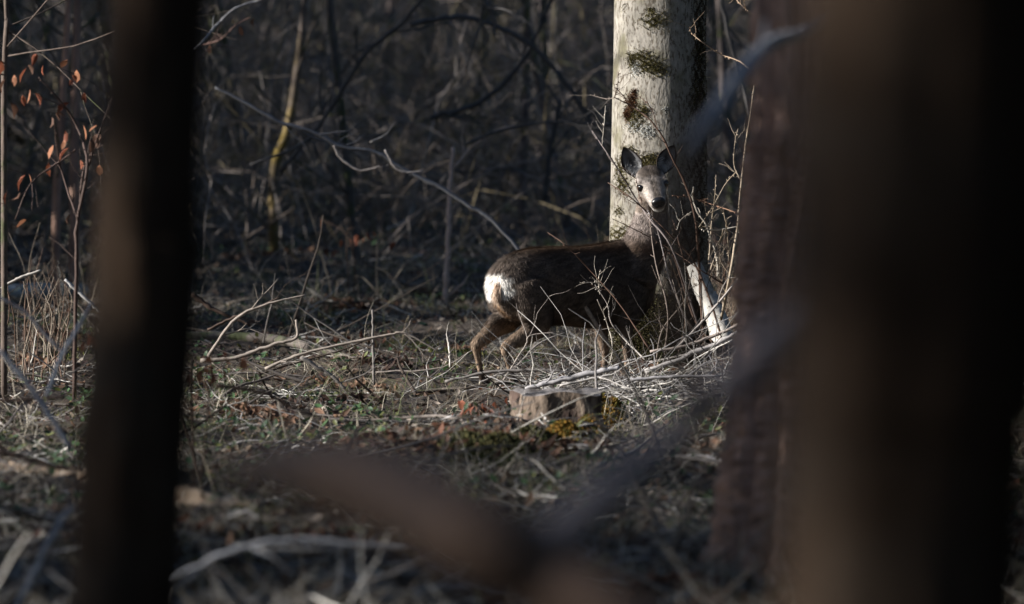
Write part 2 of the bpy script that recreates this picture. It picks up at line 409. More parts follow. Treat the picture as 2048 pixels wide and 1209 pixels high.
    mix((.075, .06, .05), hm * smooth01((hb - .035) / .02) * smooth01((.07 - ht) / .04))   # crown
    mix((.12, .10, .085), hm * smooth01((.022 - np.abs(ha)) / .012) * smooth01((ht - .05) / .03) * (hb > -.03))
    mix((.46, .41, .36), hm * smooth01((.034 - np.hypot(np.abs(ha) - .060, (hb - .004) * 1.2)) / .014))  # rings round the eyes
    mix((.42, .37, .33), hm * smooth01((np.abs(ha) - .022) / .01) * smooth01((ht - .10) / .04) * (hb < -.02))   # muzzle sides
    mix((.75, .73, .70), hm * smooth01((-.072 - hb) / .012) * smooth01((ht - .09) / .04))      # chin
    mix((.20, .16, .13), hm * smooth01((-.05 - hb) / .02) * smooth01((.10 - ht) / .05))
    dz = (co[:, 2] - DP(0, 0, 570)[2])
    patch = (np.abs(l + .0) / .110) ** 2.4 + (np.where(dz > 0, dz / .068, dz / .072 - .3 * np.abs(l) / .1 * 0)) ** 2 + .14 * nz(2.3) + .08 * nz(5.1)
    mix((.72, .69, .64), smooth01((1.05 - patch) / .25) * (s < .15))
    mix((.03, .022, .02), smooth01((.016 - np.hypot(l + .045, dz + .02)) / .006) * (s < .05))
    mix((.22, .14, .085), smooth01((.022 - np.abs(l - .01)) / .015) * smooth01((-.06 - dz) / .02) * (s < .06) * (dz > -.2))
    a = me.attributes.new('tint', 'FLOAT_COLOR', 'POINT'); a.data.foreach_set('color', np.hstack([C, np.ones((n, 1))]).astype(np.float32).ravel())
    me.materials.append(M['fur'])
    me.transform(__import__('mathutils').Matrix.Translation(Vector(-base)))
    body = bpy.data.objects.new('body', me); COL.objects.link(body); body.parent = root
    # hair coat lying back over the body
    ne = me.polygons; me.calc_loop_triangles(); tr = np.zeros(len(me.loop_triangles) * 3, np.int32); me.loop_triangles.foreach_get('vertices', tr); tr = tr.reshape(-1, 3)
    ar = np.linalg.norm(np.cross(co[tr[:, 1]] - co[tr[:, 0]], co[tr[:, 2]] - co[tr[:, 0]]), axis=1)
    vis = no[tr[:, 0]][:, 1] < .35; ar = ar * np.where(vis, 1, .15) * np.where(head[tr[:, 0]], 2.2, 1)
    pick = rng.choice(len(tr), 95000, p=ar / ar.sum()); bw = rng.dirichlet((1, 1, 1), len(pick))
    T = tr[pick]; pos = (co[T] * bw[..., None]).sum(1); nn = (no[T] * bw[..., None]).sum(1); cc = (C[T] * bw[..., None]).sum(1)
    hh = head[T[:, 0]]; pyT = py[T[:, 0]]; sT = s[T[:, 0]]
    flow = np.where(hh[:, None], -f * .8 + np.sign(ha[T[:, 0]])[:, None] * r_ * .3, -HEADING * .9 + np.array([0, 0, -.45]))
    flow = np.where(((pyT > 655))[:, None], np.array([0, 0, -1.]) - .2 * HEADING, flow)
    flow = np.where(((sT + rng.normal(0, .05, len(sT)) < .08) & (pyT < 640))[:, None], np.array([0, 0, -.7]) + LAT * np.sign(l[T[:, 0]])[:, None] * .35 - .25 * HEADING, flow)
    flow = np.where(((pyT < 480) & ~hh & (sT > .7))[:, None], np.array([0, 0, -1.]) - .3 * HEADING, flow)
    flow = flow + rng.normal(0, .16, flow.shape)
    flow -= nn * (flow * nn).sum(1)[:, None]; flow /= np.linalg.norm(flow, axis=1)[:, None]
    Lh = np.where(hh, .010, np.where(pyT > 690, .010, .024)) * rng.uniform(.6, 1.3, len(pick))
    legs = (pyT > 650)
    Lh = np.where((sT < .1) & (pyT < 610), Lh * 1.35, Lh)
    d1 = nrm2(flow + nn * np.where(pyT > 650, .15, rng.uniform(.2, .65, len(pick)))[:, None]); side = np.cross(nn, flow); wd = np.where(hh, .0011, .0020)[:, None]
    v = np.stack([pos - side * wd, pos + side * wd, pos + d1 * Lh[:, None]], 1)
    clump_ = 1 + .35 * np.sin(pos[:, :1] * 61 + 9 * np.sin(pos[:, 2:] * 23)) * np.sin(pos[:, 2:] * 47 + pos[:, :1] * 19)
    tip = rng.uniform(.5, 1.75, (len(pick), 1)) * cc * clump_
    fm = MB(); fm.add(v.reshape(-1, 3), None, np.arange(len(pick) * 3).reshape(-1, 3), np.repeat(tip, 3, axis=0))
    ho = fm.build('coat_hair', M['hair'], root); ho['kind'] = 'stuff'
    # eyes
    for sg in (-1, 1):
        em = MB(); c = HP(.052, sg * .069, .004)
        rr = [(c + (f * .45 + r_ * sg * .9) * x * .9, f * .024 * k * .9 - r_ * sg * .024 * k * .6, u_ * .021 * k) for x, k in [(-.017, .2), (-.01, .8), (0, 1), (.008, .88), (.014, .5), (.0165, .12)]]
        loft(em, rr, 16); eo = em.build('eye', M['eye'], root)
    # nose pad with two nostrils
    nm = MB(); rings = []
    for t, hw, hh_, db in [(.178, .030, .022, 0), (.195, .038, .029, 0), (.208, .037, .028, -.001), (.217, .029, .022, -.003), (.221, .012, .010, -.004)]:
        rings.append((HP(t, 0, -.036 + db), r_ * hw, u_ * hh_))
    loft(nm, rings, 28)
    vv = nm.v[0]; ha2 = (vv - H) @ r_; hb2 = (vv - H) @ u_
    for sg in (-1, 1):
        w_ = np.exp(-(((ha2 - sg * .021) / .008) ** 2 + ((hb2 + .040) / .007) ** 2)); nm.v[0] = nm.v[0] - f * (w_ * .014)[:, None]
    w_ = np.exp(-((ha2 / .004) ** 2)) * (hb2 < -.036); nm.v[0] = nm.v[0] - f * (w_ * .006)[:, None]
    nm.build('nose', M['nose'], root)
    # ears: cupped leaves with a dark rim and pale hair inside
    def ear(bx, by, tx, ty, half, turn, dd):
        B = P(bx, by, HD + .05); T_ = P(tx, ty, HD + .05 + dd); ax = T_ - B; L = np.linalg.norm(ax); ax = ax / L
        face = nrm(np.array([turn, -1, 0.1])); face = nrm(face - ax * np.dot(face, ax)); sd = np.cross(ax, face)
        if sd[0] < 0: sd = -sd
        em = MB(); prof = [(0, .42), (.1, .6), (.22, .82), (.38, 1), (.52, .99), (.66, .86), (.8, .62), (.9, .38), (.97, .16), (1, .03)]
        na = 15; aa = np.linspace(-1, 1, na); inner = []; cols = []
        for t, w_ in prof:
            w2 = half * w_
            depth = half * .75 * (1 - (aa) ** 2) * w_ ** .6 * (1 - .45 * t)
            inner.append(B + ax * L * t + sd * (aa * w2)[:, None] - face * depth[:, None])
            cc = np.tile([.17, .17, .175], (na, 1)) * 1.
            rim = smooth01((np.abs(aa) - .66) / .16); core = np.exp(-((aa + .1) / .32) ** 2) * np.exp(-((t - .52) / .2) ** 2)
            tuft = np.exp(-((t - .2) / .12) ** 2) * (np.abs(aa) < .75)
            cc = cc * (1 - tuft[:, None] * .8) + np.array([.5, .5, .5]) * tuft[:, None] * .8
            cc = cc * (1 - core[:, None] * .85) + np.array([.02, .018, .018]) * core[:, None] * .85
            rim = np.maximum(rim, smooth01((t - .86) / .08)); cc = cc * (1 - rim[:, None]) + np.array([.022, .017, .015]) * rim[:, None]; cols.append(cc)
        inner = np.array(inner); n0 = len(prof)
        nI = inner - face * .004 * 0; outer = inner - face * .008 - sd[None, None] * 0
        k = (np.arange(n0 - 1)[:, None] * na + np.arange(na - 1)[None]).ravel()
        qi = np.stack([k, k + 1, k + na + 1, k + na], -1)
        em.add(nI.reshape(-1, 3), qi, None, np.vstack(cols))
        em.add(outer.reshape(-1, 3), qi[:, ::-1], None, (.07, .05, .04))
        tot = n0 * na
        e = np.concatenate([np.arange(0, n0) * na, (n0 - 1) * na + np.arange(na), (np.arange(n0)[::-1]) * na + na - 1])
        em.q.append(np.stack([e[:-1], e[1:], e[1:] + tot, e[:-1] + tot], -1))
        eo = em.build('ear', M['fur'], root)
        hm_ = MB(); N_ = 260
        tt = rng.uniform(.03, .45, N_) ; sg = rng.choice([-1, 1], N_); a0 = sg * rng.uniform(.35, .95, N_)
        ww = np.interp(tt, [p[0] for p in prof], [p[1] for p in prof]) * half
        st = B + ax * (L * tt)[:, None] + sd * (a0 * ww)[:, None] - face * (half * .75 * (1 - a0 ** 2) * .7)[:, None]
        ribbons(hm_, st, ax * .8 - sd * (sg * .8)[:, None] + face * .25 + rng.normal(0, .2, (N_, 3)), rng.uniform(.015, .034, N_), np.full(N_, .0016), np.tile([.42, .42, .42], (N_, 1)) * rng.uniform(.5, 1.5, (N_, 1)), 0, 3)
        hh2 = hm_.build('ear_hair', M['hair'], eo)
    ear(1277, 353, 1247, 295, .055, -.25, .0)
    ear(1321, 346, 1348, 291, .052, .25, .02)
    # rump tush
    tm = MB(); N_ = 900
    st = DP(-.055, .045, 574) + rng.normal(0, 1, (N_, 3)) * np.array([.009, .009, .012])
    dcol = np.array([.70, .54, .41]) * rng.uniform(.6, 1.25, (N_, 1))
    ribbons(tm, st, np.array([0, 0, -1.]) - HEADING * .25 + rng.normal(0, .10, (N_, 3)), rng.uniform(.04, .09, N_), np.full(N_, .0026), dcol, .3, 4, .05)
    tm.build('rump_tuft', M['hair'], root)
    for s0, l0, p0 in ((.04, .07, HOOF), (-.06, -.068, HOOF - 4), (.825, .07, HOOF), (.785, -.07, HOOF)):
        hm_ = MB(); c = DP(s0, l0, p0 - 2)
        for sg in (-1, 1):
            loft(hm_, [(c + LAT * sg * .009 + up * z + HEADING * x, HEADING * .022 * k, LAT * .0085 * k) for z, x, k in [(.012, -.01, .75), (0, -.003, .9), (-.018, .006, 1.05), (-.022, .006, .8)]], 10)
        hm_.build('hoof', M['horn'], root)

def nrm2(v): return v / np.linalg.norm(v, axis=1)[:, None]
make_deer()

# ------------------------------------------------------------------ trees close enough to tell apart
def trunk_mesh(pts, radii, sides, nrings, ridges=0., nr=14, flare=0., lump=.03, knots=()):
    mb = MB(); c = spline(pts, nrings); r = np.interp(np.linspace(0, 1, nrings), np.linspace(0, 1, len(radii)), radii)
    a = np.linspace(0, 2 * np.pi, sides, endpoint=False)
    h = c[:, 2] - c[0, 2]
    ph = rng.uniform(0, 6, 8)
    rr = r[:, None] * (1 + lump * np.sin(2 * a[None] + .8 * h[:, None] + ph[0]) + lump * .6 * np.sin(3 * a[None] - 1.3 * h[:, None] + ph[1]) + lump * .3 * np.sin(5 * a[None] + 3.1 * h[:, None] + ph[5]))
    if flare: rr *= 1 + flare * np.exp(-h / .35)[:, None] * (1 + .45 * np.sin(4 * a[None] + ph[2]) + .25 * np.sin(7 * a[None] + ph[3]))
    if ridges:
        w = a[None] * nr + 1.1 * np.sin(2.1 * h[:, None] + 3 * a[None]) + .7 * np.sin(5.3 * h[:, None] + ph[4] + 2 * a[None])
        rr *= 1 + ridges * (np.abs(np.sin(w / 2)) ** .7 - .6) + ridges * .4 * np.sin(2.7 * w + 1.3 * h[:, None]) * .5
        rr *= 1 + ridges * .12 * rng.normal(0, 1, rr.shape)
    for (kh, ka, ks, kd) in knots:
        da = np.angle(np.exp(1j * (a[None] - ka))) * r[:, None]
        rr += kd * np.exp(-((h[:, None] - kh) ** 2 + da ** 2) / ks ** 2)
    v = np.stack([c[:, None, 0] + rr * np.cos(a)[None], c[:, None, 1] + rr * np.sin(a)[None], np.repeat(c[:, 2:3], sides, 1)], -1)
    i = np.arange(nrings - 1)[:, None] * sides; k = np.arange(sides)[None]; k2 = (k + 1) % sides
    q = np.stack([i + k, i + k2, i + sides + k2, i + sides + k], -1).reshape(-1, 4)
    L = (nrings - 1) * sides; kk = np.arange(sides); kk2 = (kk + 1) % sides
    v = np.vstack([v.reshape(-1, 3), c[-1]]); t = np.stack([np.full(sides, nrings * sides), L + kk, L + kk2], -1)
    mb.add(v, q, t); mb.c0, mb.r0 = c, r
    return mb

def crown_mesh(top, r, n=9, L=3.5, z0=None, levels=2, kids=4):
    mb = MB()
    for k in range(n):
        f_ = rng.random(); p = top[0] * (1 - f_) + top[1] * f_; az = rng.uniform(0, 6.283)
        grow(mb, p, np.array([math.cos(az), math.sin(az), rng.uniform(.15, .9)]), L * rng.uniform(.6, 1.2) * (1.1 - .5 * f_), r * rng.uniform(.35, .6), levels, kids, .13, .05)
    return mb

def line_x(y_px_list, py):
    ys = [a[1] for a in y_px_list]; xs = [a[0] for a in y_px_list]; return float(np.interp(py, ys, xs))

# beech behind the deer
bx, bd = 1320, 46.9
b0 = P(1314, 735, bd); b0[2] = float(gz(b0[0], b0[1])) - .05
pts = [b0, P(1317, 470, bd), P(1319, 200, bd), P(1320, 0, bd), P(1321, 0, bd) + np.array([.02, 0, 3.]), P(1325, 0, bd) + np.array([.1, .1, 8.])]
beech = empty('beech_tree', (b0[0], b0[1], b0[2] + .05), 'thick pale grey beech trunk with moss patches, lit from one side, right behind the deer', 'tree')
tm = trunk_mesh(pts, [.285, .268, .262, .255, .24, .17], 72, 220, flare=.10, lump=.012, knots=[(2.52, -2.2, .06, .012), (2.05, -2.25, .08, .012)])
BC, BR = tm.c0, tm.r0
tm.build('trunk', M['beech'], beech)
crown_mesh((pts[-2] + [0, 0, 1.5], pts[-1]), .16, 8, 4.5).build('crown', M['bark'], beech)
def on_beech(px, py):
    z = P(px, py, bd - .2)[2]; zz = BC[:, 2]; c = np.array([np.interp(z, zz, BC[:, 0]), np.interp(z, zz, BC[:, 1]), z])
    r = np.interp(z, zz, BR) * (1.0 + .10 * math.exp(-(z - BC[0, 2]) / .35)) + .002
    x = (px - 1024) / KPX * (bd - .2); dx = np.clip((x - c[0]) / r, -.98, .98)
    n = np.array([dx, -math.sqrt(1 - dx * dx), 0]); return c + n * r, n
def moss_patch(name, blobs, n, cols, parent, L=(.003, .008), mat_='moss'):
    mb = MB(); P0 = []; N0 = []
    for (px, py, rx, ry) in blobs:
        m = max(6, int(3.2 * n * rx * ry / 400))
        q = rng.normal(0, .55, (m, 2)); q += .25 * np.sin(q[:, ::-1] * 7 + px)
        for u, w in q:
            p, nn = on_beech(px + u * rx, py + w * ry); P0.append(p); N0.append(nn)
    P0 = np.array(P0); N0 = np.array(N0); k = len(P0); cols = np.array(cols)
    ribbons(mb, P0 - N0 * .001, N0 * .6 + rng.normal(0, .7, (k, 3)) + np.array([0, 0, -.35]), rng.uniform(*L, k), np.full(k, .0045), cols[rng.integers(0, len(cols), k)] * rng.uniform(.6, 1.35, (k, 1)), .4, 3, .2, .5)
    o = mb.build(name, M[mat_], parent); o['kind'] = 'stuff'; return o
MG = [(.13, .11, .035), (.09, .08, .028), (.16, .13, .045), (.06, .05, .02)]
for blobs in ([(1312, 42, 26, 14), (1340, 38, 22, 16)], [(1282, 112, 22, 10), (1300, 132, 26, 14), (1330, 140, 24, 12), (1262, 122, 8, 16)], [(1252, 18, 8, 9)], [(1300, 318, 28, 12), (1258, 300, 14, 9), (1284, 330, 18, 8)], [(1240, 340, 10, 30), (1246, 372, 14, 16)],
              [(1237, 423, 8, 10)], [(1240, 468, 22, 14)], [(1268, 236, 16, 22), (1286, 222, 12, 12)], [(1395, 190, 16, 40), (1400, 90, 9, 40)], [(1300, 20, 8, 5)]):
    moss_patch('moss_patch', blobs, 420, MG, beech)
moss_patch('moss_skirt', [(x, y, 26, 26) for x in (1225, 1255, 1285, 1315, 1345, 1375, 1400) for y in (620, 655, 690, 725)], 300, [(.07, .065, .02), (.045, .045, .018), (.09, .075, .03), (.05, .035, .022)], beech, (.01, .022))
moss_patch('painted_shade_moss', [(1399 - 3 * (k % 2), 20 + 45 * k, 15, 34) for k in range(15)] + [(1380, 210, 14, 26), (1376, 330, 14, 40), (1370, 470, 22, 60), (1360, 560, 30, 40)], 260, [(.07, .05, .034), (.085, .055, .042), (.055, .05, .03)], beech, (.004, .010))  # dark moss tufts, also painting the beech's shadow side darker than its bark
moss_patch('bark_scar', [(1262, 205, 9, 16), (1254, 228, 7, 12), (1268, 186, 4, 8)], 900, [(.10, .045, .02), (.05, .025, .015), (.14, .07, .03)], beech, (.004, .01))
moss_patch('lichen_patch', [(1268, 250, 12, 12), (1272, 138, 10, 14), (1330, 218, 6, 4), (1292, 262, 14, 12)], 380, [(.62, .62, .58), (.5, .5, .47)], beech, (.003, .006))

# ridged trunk in the middle distance at right
rd = 28.0
edge = [(1522, 0), (1508, 300), (1496, 500), (1482, 800), (1470, 950), (1462, 1040)]
ctr = lambda py: P(line_x(edge, py) + 185, py, rd)
rb = ctr(1040); rb[2] = float(gz(rb[0], rb[1])) - .06
rp = [rb, ctr(800), ctr(500), ctr(300), ctr(0), ctr(0) + np.array([.05, 0, 5.])]
ridged = empty('ridged_tree', (rb[0], rb[1], rb[2] + .06), 'reddish grey trunk with wavy furrowed bark, half hidden by the black out-of-focus trunk', 'tree')
trunk_mesh(rp, [.31, .306, .306, .305, .30, .22], 120, 260, ridges=.20, nr=17, flare=.22, lump=.02).build('trunk', M['ridged'], ridged)
crown_mesh((rp[-2] + [0, 0, 2.5], rp[-1]), .15, 8, 4).build('crown', M['bark'], ridged)

mb = MB()
tube(mb, [P(1660, 30, 27.7), P(1600, 66, 25.4), P(1545, 84, 22.4), P(1505, 118, 20.0), P(1440, 212, 17.8), P(1378, 302, 16.2)], [.022, .019, .017, .017, .0175, .016], 10, (.30, .30, .32), 30, .06)
tube(mb, [P(1505, 118, 20.0), P(1522, 100, 20.2), P(1530, 40, 20.4)], [.008, .006, .003], 7, (.25, .25, .27), 8, .06)
mb.build('branch', M['twig'], ridged)

# near black trunk at right
nd = 8.5
def leaning(edge_pts, wpx, d, foot):
    f_ = [P(x + wpx / 2, y, d) for x, y in edge_pts]
    b = np.array([f_[-1][0] + (f_[-1][0] - f_[0][0]) * .35, f_[-1][1], float(gz(f_[-1][0], d)) - .05]); return [b] + f_[::-1] + [f_[0] + (f_[0] - f_[-1]) * 8]
np_ = leaning([(1634, 0), (1612, 500), (1578, 1209)], 470, nd, 0)
near = empty('near_tree', (np_[0][0], np_[0][1], np_[0][2] + .05), 'wide black out-of-focus trunk nearest to the viewer filling one side of the picture', 'tree')
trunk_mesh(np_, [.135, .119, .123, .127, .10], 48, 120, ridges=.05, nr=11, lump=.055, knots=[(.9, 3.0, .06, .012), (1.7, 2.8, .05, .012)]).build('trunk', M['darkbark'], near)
crown_mesh((np_[-2] + [0, 0, 2.0], np_[-1]), .08, 8, 2.5).build('crown', M['bark'], near)
# slim black trunk at left
ld = 16.0
lp = leaning([(222, 0), (206, 500), (152, 1209)], 186, ld, 0)
lt = empty('slim_dark_tree', (lp[0][0], lp[0][1], lp[0][2] + .05), 'slim black out-of-focus trunk with a dull brown lit edge, standing alone before the leafy sapling', 'tree')
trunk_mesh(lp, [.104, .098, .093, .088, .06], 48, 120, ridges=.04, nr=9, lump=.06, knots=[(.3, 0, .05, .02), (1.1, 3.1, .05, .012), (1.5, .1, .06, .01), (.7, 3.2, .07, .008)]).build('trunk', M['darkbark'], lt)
mb = MB(); tube(mb, [P(330, 945, ld), P(372, 948, ld - .02), P(392, 970, ld - .02)], [.024, .02, .012], 8, (.10, .08, .06), 8, .1); mb.build('stub', M['twig'], lt)
crown_mesh((lp[-2] + [0, 0, 2.0], lp[-1]), .06, 8, 2.2).build('crown', M['bark'], lt)

# forked dead branch close to the lens
fd = 10.0
fb = MB()
tube(fb, [P(470, 940, fd + .5), P(545, 940, fd + .4), P(640, 950, fd + .28), P(790, 992, fd + .15), P(950, 1075, fd), P(1090, 1155, fd), P(1240, 1260, fd - .05), P(1400, 1420, fd - .1)], [.014, .028, .044, .053, .052, .050, .048, .048], 14, (.21, .135, .095), 40, .05)
fo = fb.build('forked_branch', M['twig'], at=P(1240, 1260, fd)); tag(fo, 'thick forked dead branch blurred across the bottom of the picture', 'dead branch')
mb = MB(); tube(mb, [P(1060, 1130, fd), P(1160, 1040, fd + .05), P(1290, 925, fd + .15), P(1420, 808, fd + .3), P(1530, 700, fd + .42), P(1640, 600, fd + .5)], [.036, .028, .024, .023, .022, .020], 10, (.48, .38, .34), 26, .05)
mb.build('side_fork', M['twig'], fo)
mb = MB(); tube(mb, [P(1396, 830, fd + .27), P(1368, 720, fd + .2), P(1360, 600, fd + .2), P(1366, 460, fd + .2), P(1380, 320, fd + .2), P(1400, 190, fd + .2)], [.013, .015, .016, .014, .009, .003], 8, (.11, .075, .055), 30, .06)
mb.build('side_shoot', M['twig'], fo)
mb = MB(); tube(mb, [P(1235, 1255, fd), P(1255, 1500, fd - .1), np.append(P(1260, 1600, fd - .15)[:2], float(gz(.1, fd)) - .05)], [.044, .046, .05], 10, (.17, .14, .12), 12, .06)
mb.build('lower_limb', M['twig'], fo)

# ------------------------------------------------------------------ stump, log, birch stub
def stump(px0, px1, top, bot, d, label, h_extra=.06):
    c = P((px0 + px1) / 2, bot, d); R = (px1 - px0) / 2 / KPX * d; zt = P(0, top, d)[2]; z0 = float(gz(c[0], d)) - h_extra
    root = empty('tree_stump', (c[0], d, z0 + h_extra), label, 'stump')
    n, m = 48, 16; a = np.linspace(0, 2 * np.pi, n, endpoint=False); ph = rng.uniform(0, 6, 4)
    sh = 1 + .06 * np.sin(3 * a + ph[0]) + .05 * np.sin(5 * a + ph[1]) + .03 * np.sin(9 * a + ph[2])
    mb = MB(); vs = []
    for k in range(m):
        t = k / (m - 1); r = R * sh * (1.16 - .16 * smooth01(t * 2)) * (1 + .015 * rng.normal(0, 1, n) + .03 * np.sin(14 * a + 3 * t))
        vs.append(np.stack([c[0] + r * np.cos(a), d + r * np.sin(a), np.full(n, z0 + (zt - z0) * t) + .012 * np.sin(4 * a + 1) * t], -1))
    v = np.vstack(vs); i = np.arange(m - 1)[:, None] * n; k = np.arange(n)[None]; k2 = (k + 1) % n
    mb.add(v, np.stack([i + k, i + k2, i + n + k2, i + n + k], -1).reshape(-1, 4)); mb.build('bark', M['stump'], root)
    tp = MB(); top_ring = vs[-1]; rings = [top_ring * (1 - f_) + np.array([c[0], d, zt]) * f_ for f_ in (0.0, .1, .35, .65, .95)]
    for j, rg in enumerate(rings): rg[:, 2] += .006 * (j > 0) + (rng.normal(0, .004, n) if 0 < j < 4 else 0)
    v = np.vstack(rings); i = np.arange(4)[:, None] * n
    tp.add(v, np.stack([i + k, i + k2, i + n + k2, i + n + k], -1).reshape(-1, 4), np.stack([4 * n + np.arange(1, n - 1), 4 * n + np.arange(2, n), np.full(n - 2, 4 * n)], -1)); tp.build('cut_face', M['cut'], root)
    return root, c, R, zt
st, sc, sR, sz = stump(1026, 1206, 786, 880, 41.0, 'low flat-topped tree stump with a warm lit side on the mossy mound')
tag(st)
# moss cushion against the stump
def cushion(name, blobs, n, cols, label, cat='moss', L=(.012, .03)):
    mb = MB(); ps = []; ns = []
    for (px, py, rx, ry, hgt) in blobs:
        c = G(px, py); d = c[1]
        R = rx / KPX * d
        for u in rng.normal(0, .5, (int(n * rx / 40), 2)):
            e = math.exp(-1.5 * (u[0] ** 2 + u[1] ** 2)); x, y = c[0] + u[0] * R, d + u[1] * R * 1.3
            ps.append((x, y, float(gz(x, y)) + hgt * e - .005)); ns.append((u[0] * 1.2 * hgt / R, u[1] * hgt / R, 1))
    ps, ns = np.array(ps), np.array(ns); k = len(ps); cols = np.array(cols)
    ribbons(mb, ps, ns + rng.normal(0, .45, (k, 3)), rng.uniform(*L, k), np.full(k, .009), cols[rng.integers(0, len(cols), k)] * rng.uniform(.6, 1.4, (k, 1)), .5, 3, .2, .4)
    o = mb.build(name, M['moss'], at=ps.mean(0)); return tag(o, label, cat)
cushion('moss_cushion', [(1160, 858, 40, 20, .12), (1195, 850, 36, 20, .15), (1130, 880, 40, 15, .07), (1225, 842, 26, 14, .10), (1180, 872, 30, 14, .08), (1215, 858, 36, 16, .10)], 2600, [(.28, .16, .03), (.17, .13, .025), (.10, .10, .025), (.32, .17, .04)], 'orange and olive moss cushion leaning against the low stump')
cushion('moss_cushion', [(930, 900, 60, 20, .06), (1000, 905, 60, 20, .07), (1060, 890, 50, 20, .06), (960, 930, 60, 18, .05)], 1300, [(.055, .055, .02), (.085, .075, .028), (.035, .04, .016)], 'dull green moss carpet in front of the low stump')

def log(name, ends, r, mat_, label, cat='log', sides=22, n=40, cutmat='cut', lump=.1, group=None, extra=0):
    p = [np.asarray(e, float) for e in ends]; mb = MB()
    c = spline(p, n); tan, u, w = frames(c); a = np.linspace(0, 2 * np.pi, sides, endpoint=False); ph = rng.uniform(0, 6, 3)
    t = np.linspace(0, 1, n)[:, None]; R = np.interp(t[:, 0], np.linspace(0, 1, len(r)), r)[:, None]
    rr = R * (1 + lump * np.sin(2 * a[None] + 4 * t + ph[0]) * .6 + lump * .5 * np.sin(4 * a[None] - 9 * t + ph[1]) + lump * .35 * rng.normal(0, 1, (n, sides)))
    v = c[:, None] + rr[..., None] * (np.cos(a)[None, :, None] * u[:, None] + np.sin(a)[None, :, None] * w[:, None])
    i = np.arange(n - 1)[:, None] * sides; k = np.arange(sides)[None]; k2 = (k + 1) % sides
    mb.add(v.reshape(-1, 3), np.stack([i + k, i + k2, i + sides + k2, i + sides + k], -1).reshape(-1, 4))
    root = mb.build(name, M[mat_], at=p[0]); tag(root, label, cat, group)
    for e, sg in ((0, -1), (n - 1, 1)):
        fm = MB(); rg = v[e]; cc = c[e] + tan[e] * sg * .006
        vv = np.vstack([cc + (rg - c[e]) * f_ for f_ in (.985, .6, .25)] + [cc]); vv += rng.normal(0, .002, vv.shape)
        kk = np.arange(sides); kk2 = (kk + 1) % sides
        q = np.vstack([np.stack([o + kk, o + kk2, o + sides + kk2, o + sides + kk], -1) for o in (0, sides)]); tt = np.stack([2 * sides + kk, 2 * sides + kk2, np.full(sides, 3 * sides)], -1)
        fm.add(vv, q, tt); fm.build('cut_end', M[cutmat], root)
    return root
def gl(px, py, lift): return G(px, py, lift)
# rotten orange log lying behind the slim trunk
l0, l1, l2 = G(-60, 945), G(210, 985), G(575, 1040)
log('fallen_log', [l0 + [0, 0, .02], l1 + [0, 0, .03], l2 + [0, 0, .0]], [.040, .045, .028], 'rot', 'rotten orange log on the ground passing behind the slim dark trunk', lump=.30, n=120)
# pale sawn log at the left edge
log('fallen_log', [G(-40, 612) + [0, 0, .06], G(60, 605) + [0, 0, .06], G(155, 600) + [0, .5, .04]], [.075, .078, .07], 'birch', 'pale blue-grey sawn log behind the dense brown shoots')
log('fallen_log', [G(350, 690, .05), G(560, 705, .07), G(770, 748, .02)], [.034, .03, .018], 'bark', 'long grey-brown pole lying flat behind the crossing bare branches', n=50)
# leaning birch stub
log('birch_stub', [P(1452, 700, 45.6), P(1434, 640, 45.7), P(1408, 580, 45.75), P(1388, 532, 45.8)], [.066, .062, .054, .044], 'birch', 'leaning white birch stub with a broken top among the thorny twigs', 'broken trunk', lump=.06, n=46)
# mossy lit stump edge behind the slim trunk
b = G(232, 560); b[1] = max(b[1], 52); sb = np.array([(226 - 1024) / KPX * 55, 55., float(gz(-2.6, 55.))])
rt = empty('broken_stem', sb, 'broken pale stem with yellow moss, half behind the slim dark trunk', 'broken trunk')
mb = trunk_mesh([sb + [.12, 0, 0], P(250, 470, 55), P(247, 415, 55), P(243, 366, 55)], [.10, .085, .075, .06], 24, 40, lump=.08); mb.build('trunk', M['birch'], rt)
mb = MB(); k = 900; aa = rng.uniform(0, 6.28, k); zz = rng.uniform(0, 1, k); cc = P(247, 405, 55)
nn = np.stack([np.cos(aa), np.sin(aa), np.zeros(k)], 1); ribbons(mb, cc + nn * .074 + np.stack([zz * 0, zz * 0, (zz - .5) * .12 + .05], 1), nn + rng.normal(0, .5, (k, 3)), rng.uniform(.01, .03, k), np.full(k, .007), np.array([.25, .16, .03]) * rng.uniform(.5, 1.3, (k, 1)), .6, 3)
mb.build('moss_patch', M['moss'], rt)

# far fallen logs
FAR = 'fallen logs in the shaded far wood'
for pts_, r, lab in (([(395, 356), (500, 352)], .06, 'short pale log lying beyond the slim dark trunk'), ([(845, 372), (1010, 366), (1240, 352)], .07, 'dim grey log low across the far wood behind the beech'),
                     ([(600, 178), (700, 160), (860, 156), (960, 170)], .10, 'far grey fallen trunk with a black hollow beneath it'), ([(560, 480), (720, 470)], .05, 'dark log half sunk in leaves beyond the clearing')):
    log('fallen_log', [G(x, y, r * .8) for x, y in pts_], [r, r * .9, r * .7], 'bark', lab, group=FAR)

